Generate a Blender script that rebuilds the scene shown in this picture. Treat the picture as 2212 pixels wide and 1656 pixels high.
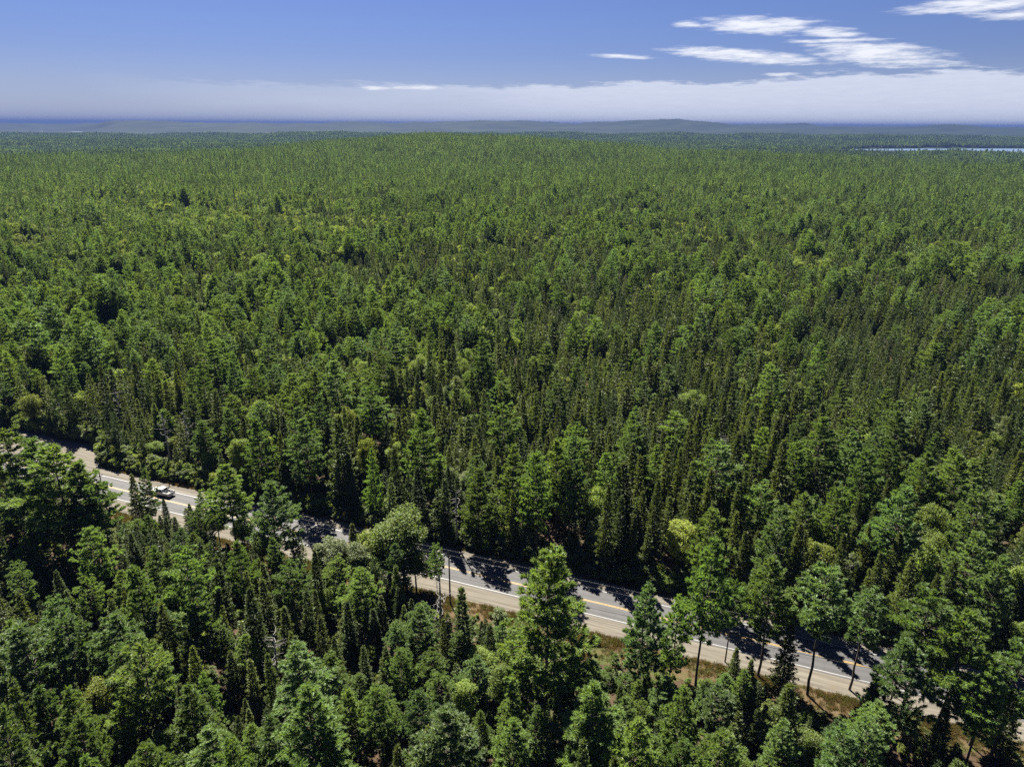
import bpy, bmesh, math, random
import numpy as np
from mathutils import Vector, Matrix

# ------------------------------------------------------------------ camera, sky, sun, exposure
scene = bpy.context.scene
for o in list(bpy.data.objects):
    bpy.data.objects.remove(o)
COL = scene.collection
CAM_H, FOC, PITCH, ROLL = 82.0, 710.0, math.radians(20.0), math.radians(0.30)
fw = Vector((0, math.cos(PITCH), -math.sin(PITCH)))
up0 = Vector((0, math.sin(PITCH), math.cos(PITCH)))
rt0 = Vector((1, 0, 0))
rt = rt0 * math.cos(ROLL) + up0 * math.sin(ROLL)
up = up0 * math.cos(ROLL) - rt0 * math.sin(ROLL)
cam_data = bpy.data.cameras.new('camera')
cam = bpy.data.objects.new('camera', cam_data)
COL.objects.link(cam)
M = Matrix((rt, up, -fw)).transposed().to_4x4()
M.translation = (0, 0, CAM_H)
cam.matrix_world = M
cam_data.sensor_width = 36.0
cam_data.lens = FOC / 1024 * 36.0
cam_data.clip_start = 1.0
cam_data.clip_end = 60000.0
scene.camera = cam

SUN_AZ, SUN_EL = math.radians(-22.0), math.radians(50.0)
SKY_STRENGTH = 0.05
SKY_TINT = (0.205, 0.225, 0.375)
BANK = (3.5, 3.75, 4.4)
CLOUD = (4.6, 4.7, 5.0)
sun_data = bpy.data.lights.new('sun', 'SUN')
sun_data.energy = 5.0
sun_data.angle = math.radians(0.5)
sun_data.color = (1.0, 0.94, 0.82)
sun = bpy.data.objects.new('sun', sun_data)
COL.objects.link(sun)
SUN_DIR = Vector((math.sin(SUN_AZ) * math.cos(SUN_EL), math.cos(SUN_AZ) * math.cos(SUN_EL), math.sin(SUN_EL)))
sun.rotation_euler = SUN_DIR.to_track_quat('Z', 'Y').to_euler()
sun.location = (0, 0, 200)

vs = scene.view_settings
vs.view_transform = 'Standard'
vs.look = 'None'
vs.exposure = 2.1
vs.gamma = 1.0
vs.use_curve_mapping = False
scene.cycles.use_denoising = False
scene.cycles.denoiser = 'OPENIMAGEDENOISE'
scene.cycles.denoising_prefilter = 'ACCURATE'
scene.cycles.max_bounces = 4
scene.cycles.diffuse_bounces = 2
scene.cycles.transmission_bounces = 3
scene.cycles.volume_bounces = 0
scene.cycles.use_adaptive_sampling = True
scene.cycles.adaptive_threshold = 0.018


class NT:
    """small helper that writes shader node trees"""
    def __init__(self, tree):
        self.t = tree
        tree.nodes.clear()

    def n(self, kind, **kw):
        nd = self.t.nodes.new(kind)
        for k, v in kw.items():
            if k.startswith('i_'):
                nd.inputs[k[2:].replace('_', ' ')].default_value = v
            else:
                setattr(nd, k, v)
        return nd

    def l(self, a, b):
        self.t.links.new(a, b)

    def val(self, sock, v):
        if isinstance(v, (int, float)):
            sock.default_value = v
        elif isinstance(v, (tuple, list)):
            sock.default_value = v
        else:
            self.l(v, sock)

    def math(self, op, a, b=0.0, c=None, clamp=False):
        nd = self.t.nodes.new('ShaderNodeMath')
        nd.operation = op
        nd.use_clamp = clamp
        self.val(nd.inputs[0], a)
        self.val(nd.inputs[1], b)
        if c is not None:
            self.val(nd.inputs[2], c)
        return nd.outputs[0]

    def smooth(self, x, lo, hi, to0=0.0, to1=1.0):
        nd = self.t.nodes.new('ShaderNodeMapRange')
        nd.interpolation_type = 'SMOOTHSTEP'
        self.val(nd.inputs['Value'], x)
        self.val(nd.inputs['From Min'], lo)
        self.val(nd.inputs['From Max'], hi)
        self.val(nd.inputs['To Min'], to0)
        self.val(nd.inputs['To Max'], to1)
        return nd.outputs[0]

    def mix(self, fac, a, b, mode='MIX'):
        nd = self.t.nodes.new('ShaderNodeMix')
        nd.data_type = 'RGBA'
        nd.blend_type = mode
        self.val(nd.inputs[0], fac)
        self.val(nd.inputs[6], a)
        self.val(nd.inputs[7], b)
        return nd.outputs[2]

    def noise(self, vec, scale, detail=3.0, rough=0.55, out='Fac', dim='3D'):
        nd = self.t.nodes.new('ShaderNodeTexNoise')
        nd.noise_dimensions = dim
        if vec is not None:
            self.l(vec, nd.inputs['Vector'])
        nd.inputs['Scale'].default_value = scale
        nd.inputs['Detail'].default_value = detail
        nd.inputs['Roughness'].default_value = rough
        return nd.outputs[out]


def c4(c):
    return (c[0], c[1], c[2], 1.0)


# image of the photograph was measured on a 2212 x 1656 sheet: turn such a measurement into a point at height z
def at(dx, dy, z=0.0):
    px, py = dx * 1024 / 2212, dy * 766 / 1656
    d = fw + rt * ((px - 512) / FOC) - up * ((py - 383) / FOC)
    t = (z - CAM_H) / d.z
    return Vector((0, 0, CAM_H)) + d * t


def project(x, y, z):
    q = Vector((x, y, z - CAM_H))
    w = max(q.dot(fw), 0.01)
    return (q.dot(rt) / w * FOC + 512) * 2212 / 1024, (383 - q.dot(up) / w * FOC) * 1656 / 766


def build_world():
    w = bpy.data.worlds.new('World')
    scene.world = w
    w.use_nodes = True
    T = NT(w.node_tree)
    out = T.n('ShaderNodeOutputWorld')
    bg = T.n('ShaderNodeBackground')
    sky = T.n('ShaderNodeTexSky', sky_type='NISHITA')
    sky.sun_disc = False
    sky.sun_elevation = SUN_EL
    sky.sun_rotation = SUN_AZ % (2 * math.pi)
    sky.altitude = 200.0
    sky.air_density = 1.0
    sky.dust_density = 0.3
    sky.ozone_density = 3.0
    tc = T.n('ShaderNodeTexCoord')
    sep = T.n('ShaderNodeSeparateXYZ')
    T.l(tc.outputs['Generated'], sep.inputs[0])
    X, Y, Z = sep.outputs
    hor = T.math('SQRT', T.math('ADD', T.math('MULTIPLY', X, X), T.math('MULTIPLY', Y, Y)))
    el = T.math('DIVIDE', Z, T.math('MAXIMUM', hor, 0.001))
    az = T.math('ARCTAN2', X, Y)
    # streaky noise in azimuth / elevation
    comb = T.n('ShaderNodeCombineXYZ')
    T.l(T.math('MULTIPLY', az, 1.0), comb.inputs[0])
    T.l(T.math('MULTIPLY', el, 7.0), comb.inputs[1])
    n1 = T.noise(comb.outputs[0], 9.0, 6.0, 0.62)
    n2 = T.noise(comb.outputs[0], 34.0, 4.0, 0.6)
    n3 = T.noise(comb.outputs[0], 2.2, 3.0, 0.5)
    wob = T.math('ADD', T.math('MULTIPLY', T.math('SUBTRACT', n1, 0.5), 3.0), T.math('MULTIPLY', T.math('SUBTRACT', n2, 0.5), 3.0))
    # (x, y, half width, half height, tilt) of the lens clouds on the measuring sheet
    lens = [(1640, 54, 120, 19, .05), (1480, 52, 36, 8, .0), (1795, 70, 66, 13, .12), (1600, 119, 150, 15, .08),
            (1895, 116, 145, 24, .12), (1350, 122, 70, 5, .04), (2110, 9, 125, 17, .0), (2200, 30, 80, 10, .0),
            (1800, 88, 85, 5, .0), (808, 190, 30, 4, .0), (905, 189, 48, 5, .0), (1680, 160, 40, 4, 0)]
    total = None
    for (x, y, hw, hh, tilt) in lens:
        d = (at(x, y, 200.0) - Vector((0, 0, CAM_H))) if y < 260 else None
        d.normalize()
        h = math.hypot(d.x, d.y)
        a0, e0 = math.atan2(d.x, d.y), d.z / h
        k = 1024 / 2212 / FOC
        ww, hh2 = hw * k * .92 * (0.72 + 0.28 * math.cos(a0)), hh * k * .80
        da = T.math('SUBTRACT', az, a0)
        de = T.math('SUBTRACT', T.math('SUBTRACT', el, e0), T.math('MULTIPLY', da, -tilt))
        u = T.math('DIVIDE', da, ww)
        v = T.math('DIVIDE', de, hh2)
        r = T.math('ADD', T.math('MULTIPLY', u, u), T.math('MULTIPLY', v, v))
        f = T.math('SUBTRACT', 1.0, T.math('ADD', r, T.math('MULTIPLY', wob, -1.0)))
        m = T.math('MULTIPLY', T.smooth(f, -0.5, 1.5), .96)
        total = m if total is None else T.math('MAXIMUM', total, m)
    # low bank near the horizon, thicker to the right, thinning out to the left, all the way round the sky
    cover = T.smooth(T.math('ADD', az, T.math('MULTIPLY', T.math('SUBTRACT', n3, 0.5), 0.6)), -0.50, 0.12)
    top = T.math('ADD', T.math('ADD', T.math('MULTIPLY', T.math('SUBTRACT', n1, 0.5), 0.034), T.math('MULTIPLY', T.math('SUBTRACT', n2, 0.5), 0.018)), T.math('MULTIPLY', T.smooth(az, 0.0, 0.55), 0.012))
    bank = T.smooth(T.math('SUBTRACT', el, top), 0.051, 0.043)
    bank = T.math('MULTIPLY', T.math('MULTIPLY', bank, cover), T.math('ADD', 0.70, T.math('MULTIPLY', n2, 0.35)))
    skyc = T.mix(1.0, sky.outputs[0], c4(SKY_TINT), 'MULTIPLY')
    mist = T.math('MULTIPLY', T.smooth(el, 0.09, -0.01), 0.5)
    c = T.mix(mist, skyc, (2.5, 2.9, 3.75, 1))
    c = T.mix(bank, c, c4(BANK))
    c = T.mix(total, c, c4(CLOUD))
    T.l(c, bg.inputs[0])
    bg.inputs[1].default_value = SKY_STRENGTH
    # the clouds all lie in the low band of the sky; above and below it the plain sky is the same colour
    plain_bg = T.n('ShaderNodeBackground')
    T.l(skyc, plain_bg.inputs[0])
    plain_bg.inputs[1].default_value = SKY_STRENGTH
    band = T.math('MULTIPLY', T.math('GREATER_THAN', el, -0.02), T.math('LESS_THAN', el, 0.19))
    ms = T.n('ShaderNodeMixShader')
    T.l(band, ms.inputs[0])
    T.l(plain_bg.outputs[0], ms.inputs[1])
    T.l(bg.outputs[0], ms.inputs[2])
    T.l(ms.outputs[0], out.inputs[0])
    w.cycles.sampling_method = 'NONE'


build_world()

# ------------------------------------------------------------------ helpers
rng = np.random.default_rng(7)
random.seed(7)


def tag(o, label=None, cat=None, group=None, kind=None):
    if label: o['label'] = label
    if cat: o['category'] = cat
    if group: o['group'] = group
    if kind: o['kind'] = kind
    return o


def link(o, parent=None):
    COL.objects.link(o)
    if parent: o.parent = parent
    return o


def empty(name, loc=(0, 0, 0), rz=0.0):
    o = bpy.data.objects.new(name, None)
    o.empty_display_size = 0.5
    o.location = loc
    o.rotation_euler = (0, 0, rz)
    return link(o)


def mesh_np(name, V, F, mats, midx=None, smooth=False):
    """V (n,3); F list of arrays (k,3) or (k,4); midx list of material index per array"""
    me = bpy.data.meshes.new(name)
    V = np.asarray(V, dtype=np.float32)
    me.vertices.add(len(V))
    me.vertices.foreach_set('co', V.ravel())
    tot = np.concatenate([np.full(len(f), f.shape[1], np.int32) for f in F])
    idx = np.concatenate([np.asarray(f, np.int32).ravel() for f in F])
    me.loops.add(len(idx))
    me.loops.foreach_set('vertex_index', idx)
    me.polygons.add(len(tot))
    start = np.concatenate([[0], np.cumsum(tot)[:-1]]).astype(np.int32)
    me.polygons.foreach_set('loop_start', start)
    for m in mats: me.materials.append(m)
    if midx is not None:
        mi = np.concatenate([np.full(len(f), k, np.int32) for f, k in zip(F, midx)])
        me.polygons.foreach_set('material_index', mi)
    if smooth:
        me.polygons.foreach_set('use_smooth', np.ones(len(tot), bool))
    me.update(calc_edges=True)
    return me


def bm_obj(name, bm, mat, parent=None, smooth=False):
    me = bpy.data.meshes.new(name)
    bm.normal_update()
    bm.to_mesh(me)
    bm.free()
    if mat is not None: me.materials.append(mat)
    if smooth:
        for p in me.polygons: p.use_smooth = True
    return link(bpy.data.objects.new(name, me), parent)


def box_bm(x0, x1, y0, y1, z0, z1, bevel=0.0, bm=None):
    own = bm is None
    bm = bm or bmesh.new()
    m = Matrix.Translation(((x0 + x1) / 2, (y0 + y1) / 2, (z0 + z1) / 2)) @ Matrix.Diagonal((x1 - x0, y1 - y0, z1 - z0, 1))
    r = bmesh.ops.create_cube(bm, size=1.0, matrix=m)
    if bevel:
        es = list({e for v in r['verts'] for e in v.link_edges})
        bmesh.ops.bevel(bm, geom=es, offset=bevel, segments=2, affect='EDGES')
    return bm


def tube_np(path, radii, sides=6):
    """tapered tube along a path -> verts, quads"""
    path = np.asarray(path, float)
    n = len(path)
    tang = np.gradient(path, axis=0)
    tang /= np.linalg.norm(tang, axis=1)[:, None] + 1e-9
    ref = np.where(np.abs(tang[:, 2:3]) > 0.9, np.array([[1.0, 0, 0]]), np.array([[0, 0, 1.0]]))
    a = np.cross(tang, ref); a /= np.linalg.norm(a, axis=1)[:, None] + 1e-9
    b = np.cross(tang, a)
    th = np.linspace(0, 2 * np.pi, sides, endpoint=False)
    V = path[:, None, :] + np.asarray(radii)[:, None, None] * (np.cos(th)[None, :, None] * a[:, None, :] + np.sin(th)[None, :, None] * b[:, None, :])
    V = V.reshape(-1, 3)
    i = np.arange(n - 1)[:, None] * sides
    j = np.arange(sides)[None, :]
    k = (j + 1) % sides
    F = np.stack([i + j, i + k, i + k + sides, i + j + sides], -1).reshape(-1, 4)
    return V, F


class Acc:
    """collects triangles and quads"""
    def __init__(self):
        self.V, self.T, self.Q, self.n = [], [], [], 0

    def tris(self, A, B, C):
        k = len(A)
        V = np.stack([A, B, C], 1).reshape(-1, 3)
        self.V.append(V)
        self.T.append(np.arange(3 * k).reshape(-1, 3) + self.n)
        self.n += 3 * k

    def quads(self, A, B, C, D):
        k = len(A)
        self.V.append(np.stack([A, B, C, D], 1).reshape(-1, 3))
        self.Q.append(np.arange(4 * k).reshape(-1, 4) + self.n)
        self.n += 4 * k

    def tube(self, path, radii, sides=6):
        V, F = tube_np(path, radii, sides)
        self.V.append(V)
        self.Q.append(F + self.n)
        self.n += len(V)

    def arrays(self):
        V = np.concatenate(self.V) if self.V else np.zeros((0, 3))
        F = []
        if self.T: F.append(np.concatenate(self.T))
        if self.Q: F.append(np.concatenate(self.Q))
        return V, F

    def mesh(self, name, mat, smooth=False):
        V, F = self.arrays()
        return mesh_np(name, V, F, [mat], smooth=smooth)


def unit(v):
    return v / (np.linalg.norm(v, axis=-1, keepdims=True) + 1e-9)


# ------------------------------------------------------------------ materials
def new_mat(name):
    m = bpy.data.materials.new(name)
    m.use_nodes = True
    return m, NT(m.node_tree)


def plain(name, col, rough=0.6, metal=0.0, spec=0.5, noise=0.0, nscale=4.0, coat=0.0):
    m, T = new_mat(name)
    out = T.n('ShaderNodeOutputMaterial')
    b = T.n('ShaderNodeBsdfPrincipled')
    b.inputs['Base Color'].default_value = c4(col)
    b.inputs['Roughness'].default_value = rough
    b.inputs['Metallic'].default_value = metal
    b.inputs['Specular IOR Level'].default_value = spec
    b.inputs['Coat Weight'].default_value = coat
    if noise:
        tc = T.n('ShaderNodeTexCoord')
        f = T.noise(tc.outputs['Object'], nscale, 4.0)
        f = T.math('MULTIPLY_ADD', T.math('SUBTRACT', f, 0.5), noise * 2, 1.0)
        T.l(T.mix(1.0, c4(col), f, 'MULTIPLY'), b.inputs['Base Color'])
    T.l(b.outputs[0], out.inputs[0])
    return m


def leaf_mat(name, col, col2, transl=0.35, gloss=0.05, grough=0.45, hue_var=0.05, val_var=0.28):
    """foliage: diffuse + translucent + a little sheen; varies leaf by leaf and tree by tree"""
    m, T = new_mat(name)
    out = T.n('ShaderNodeOutputMaterial')
    geo = T.n('ShaderNodeNewGeometry')
    oi = T.n('ShaderNodeObjectInfo')
    base = T.mix(oi.outputs['Random'], c4(col), c4(col2))
    isl = geo.outputs['Random Per Island']
    hsv = T.n('ShaderNodeHueSaturation')
    r2 = T.math('FRACT', T.math('MULTIPLY', oi.outputs['Random'], 37.7))
    T.l(T.math('MULTIPLY_ADD', T.math('SUBTRACT', isl, 0.5), hue_var, 0.5), hsv.inputs['Hue'])
    v = T.math('MULTIPLY', T.math('MULTIPLY_ADD', T.math('SUBTRACT', isl, 0.5), val_var * 2, 1.0), T.math('MULTIPLY_ADD', T.math('SUBTRACT', r2, 0.5), 0.6, 1.0))
    T.l(v, hsv.inputs['Value'])
    T.l(base, hsv.inputs['Color'])
    d = T.n('ShaderNodeBsdfDiffuse')
    t = T.n('ShaderNodeBsdfTranslucent')
    T.l(hsv.outputs[0], d.inputs[0])
    tcol = T.mix(1.0, hsv.outputs[0], (1.35, 1.35, 0.60, 1), 'MULTIPLY')
    T.l(tcol, t.inputs[0])
    mx = T.n('ShaderNodeMixShader')
    mx.inputs[0].default_value = transl
    T.l(d.outputs[0], mx.inputs[1]); T.l(t.outputs[0], mx.inputs[2])
    g = T.n('ShaderNodeBsdfAnisotropic')
    g.inputs['Roughness'].default_value = grough
    g.inputs[0].default_value = (0.8, 0.85, 0.8, 1)
    mx2 = T.n('ShaderNodeMixShader')
    mx2.inputs[0].default_value = gloss
    T.l(mx.outputs[0], mx2.inputs[1]); T.l(g.outputs[0], mx2.inputs[2])
    T.l(mx2.outputs[0], out.inputs[0])
    return m


M_PINE = leaf_mat('pine_needles', (0.106, 0.170, 0.048), (0.130, 0.180, 0.046), 0.46, 0.02, 0.5)
M_PINEB = leaf_mat('blue_pine_needles', (0.096, 0.158, 0.058), (0.114, 0.166, 0.054), 0.44, 0.03, 0.5)
M_SPRUCE = leaf_mat('spruce_needles', (0.050, 0.074, 0.022), (0.098, 0.120, 0.028), 0.42, 0.03, 0.5)
M_FIR = leaf_mat('fir_needles', (0.108, 0.134, 0.034), (0.084, 0.118, 0.036), 0.44, 0.03, 0.5)
M_MAPLE = leaf_mat('maple_leaves', (0.150, 0.195, 0.048), (0.120, 0.172, 0.046), 0.48, 0.012, 0.55)
M_MAPLEY = leaf_mat('yellow_maple_leaves', (0.180, 0.208, 0.046), (0.150, 0.192, 0.046), 0.48, 0.012, 0.55)
M_BIRCH = leaf_mat('birch_leaves', (0.115, 0.150, 0.062), (0.140, 0.170, 0.072), 0.42, 0.018, 0.5)
M_DSPRUCE = leaf_mat('dark_spruce_needles', (0.036, 0.058, 0.022), (0.052, 0.074, 0.024), 0.38, 0.02, 0.5)
M_DPINE = leaf_mat('dark_pine_needles', (0.060, 0.100, 0.038), (0.080, 0.120, 0.042), 0.42, 0.02, 0.5)
M_GREY = leaf_mat('dead_twigs', (0.085, 0.080, 0.070), (0.105, 0.095, 0.085), 0.2, 0.01, 0.6, 0.02, 0.2)
M_BARK = plain('bark', (0.075, 0.060, 0.048), 0.9, spec=0.2, noise=0.4, nscale=3)
M_BARKB = plain('birch_bark', (0.22, 0.21, 0.19), 0.8, spec=0.2, noise=0.4, nscale=3)
M_DEAD = plain('weathered_dead_wood', (0.21, 0.20, 0.19), 0.85, spec=0.2, noise=0.3, nscale=4)
M_TWIG = plain('bare_twigs', (0.20, 0.18, 0.16), 0.9, spec=0.1)


# ------------------------------------------------------------------ terrain
_tn = np.random.default_rng(3)
_K = [(_tn.normal(size=2) / lam, _tn.uniform(0, 6.28), amp) for lam, amp in [(1500, 1), (1100, .8), (700, .6), (450, .45), (300, .3), (2200, 1.1)]]


def waves(x, y, lam, seed, n=6):
    r = np.random.default_rng(seed)
    s = 0
    for _ in range(n):
        a = r.uniform(0, 6.283)
        k = 6.283 / (lam * r.uniform(0.6, 1.6))
        s = s + np.sin(k * (np.cos(a) * x + np.sin(a) * y) + r.uniform(0, 6.283))
    return s / math.sqrt(n / 2)


def g2(x, y, cx, cy, sx, sy):
    return np.exp(-((x - cx) / sx) ** 2 - ((y - cy) / sy) ** 2)


def sstep(x, a, b):
    t = np.clip((x - a) / (b - a), 0, 1)
    return t * t * (3 - 2 * t)


LAKE_Z = -32.0


def height(x, y):
    x = np.asarray(x, float); y = np.asarray(y, float)
    r = np.hypot(x, y)
    az = np.arctan2(x, np.maximum(y, 1e-3) * np.where(y > 0, 1, -1) if False else y)
    far = sstep(r, 250, 900)
    h = far * (2.0 + 2.2 * waves(x, y, 520, 11) + 2.0 * waves(x, y, 280, 14))
    h += 39 * g2(x, y, -190, 1980, 400, 460)              # bright hill in the middle
    h += 10 * g2(x, y, 300, 1750, 380, 350)
    h += 4 * g2(x, y, -700, 1400, 400, 260)
    r0 = 1620 + 600 * np.exp(-((az + .09) / .20) ** 2)
    drop = sstep(r, r0, r0 + 520)
    h = h - drop * 33 + drop * (6 * waves(x, y, 1300, 12) + 3 * waves(x, y, 600, 15))
    # far ridges
    push = 5200 * np.exp(-((az + 0.68) / 0.17) ** 2)
    rid = sstep(r, 7600 + push, 9800 + push)
    ridge_h = 42 + 58 * np.exp(-((az - 0.06) / 0.30) ** 2) + 20 * np.exp(-((az + 0.42) / 0.12) ** 2) + 14 * np.exp(-((az - 0.55) / 0.2) ** 2)
    h += rid * (ridge_h + 22 + 17 * waves(x, y, 2800, 13) + 9 * waves(x, y, 1000, 16))
    h += 26 * g2(r, 0, 6300, 0, 900, 1) * (0.6 + 0.4 * np.sin(az * 7 + 1)) * sstep(az, -.6, -.35)
    h += 30 * g2(x, y, -1450, 5600, 500, 500)
    h += 26 * g2(x, y, 3300, 5900, 1500, 600)
    h -= 25 * sstep(r, 12000, 16000)
    # lake basins
    h = np.where(True, h - (h - (LAKE_Z - 4)) * lake_mask(x, y), h)
    return h


def lake_mask(x, y):
    e1 = ((x - 2900) / 1480) ** 2 + ((y - 3560 - 0.05 * (x - 2900)) / 700) ** 2
    e2 = ((x + 6700) / 1500) ** 2 + ((y - 9300) / 1000) ** 2
    m = 1 - sstep(np.minimum(e1, e2), 0.85, 1.35)
    return m


def build_ground():
    # polar sheet under the drone: fine in front, coarse behind, out to 40 km
    az = np.concatenate([np.linspace(-math.pi, -0.95, 40)[:-1], np.linspace(-0.95, 0.95, 420), np.linspace(0.95, math.pi, 40)[1:-1]])
    r = np.concatenate([[0.0], np.geomspace(6, 300, 40), np.geomspace(320, 5000, 120), np.geomspace(5080, 16000, 150), np.geomspace(17000, 42000, 12)])
    A, R = np.meshgrid(az, r)
    X, Y = R * np.sin(A), R * np.cos(A)
    Z = height(X, Y)
    jit = np.random.default_rng(5).uniform(0, 1, Z.shape)
    Z = Z + np.where(R > 6400, 5 + 9 * jit * (1 - lake_mask(X, Y)), 0) * (1 - lake_mask(X, Y)) * sstep(R, 6400, 7600)
    Z = np.where(R < 240, 0.0, Z)
    V = np.stack([X, Y, Z], -1).reshape(-1, 3)
    nr, na = Z.shape
    i = np.arange(nr - 1)[:, None] * na
    j = np.arange(na)[None, :]
    k = (j + 1) % na
    F = np.stack([i + j, i + k, i + k + na, i + j + na], -1).reshape(-1, 4)
    m, T = new_mat('forest_floor')
    out = T.n('ShaderNodeOutputMaterial')
    geo = T.n('ShaderNodeNewGeometry')
    P = geo.outputs['Position']
    n1 = T.noise(P, 0.35, 5.0, 0.6)
    n2 = T.noise(P, 0.02, 4.0, 0.6)
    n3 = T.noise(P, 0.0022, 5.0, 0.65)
    litter = T.mix(n1, (0.032, 0.022, 0.014, 1), (0.068, 0.046, 0.029, 1))
    litter = T.mix(T.smooth(n2, 0.5, 0.65), litter, (0.040, 0.052, 0.020, 1))
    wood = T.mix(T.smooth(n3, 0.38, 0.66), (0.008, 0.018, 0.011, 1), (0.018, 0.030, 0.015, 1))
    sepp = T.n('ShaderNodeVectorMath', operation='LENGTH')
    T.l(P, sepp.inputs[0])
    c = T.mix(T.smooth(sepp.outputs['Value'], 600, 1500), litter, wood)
    b = T.n('ShaderNodeBsdfPrincipled')
    b.inputs['Roughness'].default_value = 0.95
    b.inputs['Specular IOR Level'].default_value = 0.1
    T.l(c, b.inputs['Base Color'])
    T.l(b.outputs[0], out.inputs[0])
    me = mesh_np('ground', V, [F], [m], smooth=False)
    o = link(bpy.data.objects.new('ground', me))
    return tag(o, kind='structure')


build_ground()


def build_lake(name, cx, cy, sx, sy, shear):
    m = bpy.data.materials.get('lake_water')
    if not m:
        m, T = new_mat('lake_water')
        out = T.n('ShaderNodeOutputMaterial')
        b = T.n('ShaderNodeBsdfPrincipled')
        b.inputs['Base Color'].default_value = (0.10, 0.15, 0.22, 1)
        b.inputs['Roughness'].default_value = 0.35
        b.inputs['IOR'].default_value = 1.33
        bp = T.n('ShaderNodeBump')
        bp.inputs['Strength'].default_value = 0.01
        geo = T.n('ShaderNodeNewGeometry')
        T.l(T.noise(geo.outputs['Position'], 0.02, 4.0), bp.inputs['Height'])
        T.l(bp.outputs[0], b.inputs['Normal'])
        T.l(b.outputs[0], out.inputs[0])
    a = np.linspace(0, 2 * np.pi, 96, endpoint=False)
    x, y = cx + sx * 1.06 * np.cos(a), cy + sy * 1.06 * np.sin(a)
    y = y + shear * (x - cx)
    V = np.concatenate([[[cx, cy, LAKE_Z]], np.stack([x, y, np.full(96, LAKE_Z)], 1)])
    F = np.stack([np.zeros(96, int), 1 + np.arange(96), 1 + (np.arange(96) + 1) % 96], 1)
    o = link(bpy.data.objects.new(name, mesh_np(name, V, [F], [m])))
    tag(o, kind='structure')


build_lake('lake', 2900, 3560, 1480, 700, 0.05)
build_lake('lake', -6700, 9300, 1500, 1000, 0.0)

# ------------------------------------------------------------------ road (local x runs along it, local y to the far side)
ROAD_O = Vector((0.0, 114.4, 0.0))
ROAD_A = math.atan2(-0.383, 1.0)
RC, RS = math.cos(ROAD_A), math.sin(ROAD_A)


def to_road(x, y):
    dx, dy = x - ROAD_O.x, y - ROAD_O.y
    return dx * RC + dy * RS, -dx * RS + dy * RC


def from_road(s, d, z=0.0):
    return Vector((ROAD_O.x + s * RC - d * RS, ROAD_O.y + s * RS + d * RC, z))


def far_edge(s):
    """how far the far gravel reaches; a pull-off widens it ahead of the pickup"""
    s = np.asarray(s, float)
    return 6.4 + 9.0 * sstep(-s, 112, 126) * sstep(s, -190, -165)


def ribbon(name, d0, d1, z, mat, s0=-420, s1=420, step=1.0, j0=0.0, j1=0.0, seed=0, lanes=1, parent=None):
    s = np.arange(s0, s1 + step, step)
    r = np.random.default_rng(seed)

    def edge(d, j):
        d = d(s) if callable(d) else np.full(len(s), float(d))
        if j:
            d = d + j * (0.6 * np.interp(s, s[::4], r.normal(size=len(s[::4]))) + 0.5 * r.normal(size=len(s)) * 0.5)
        return d
    e0, e1 = edge(d0, j0), edge(d1, j1)
    rows = [e0 + (e1 - e0) * k / lanes for k in range(lanes + 1)]
    V = np.concatenate([np.stack([s, e, np.full(len(s), z)], 1) for e in rows])
    n = len(s)
    i = np.arange(n - 1)
    F = np.concatenate([np.stack([i + n * k, i + 1 + n * k, i + 1 + n * (k + 1), i + n * (k + 1)], 1) for k in range(lanes)])
    o = bpy.data.objects.new(name, mesh_np(name, V, [F], [mat]))
    link(o, parent)
    if parent is None:
        o.location = ROAD_O
        o.rotation_euler = (0, 0, ROAD_A)
    return o


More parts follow.
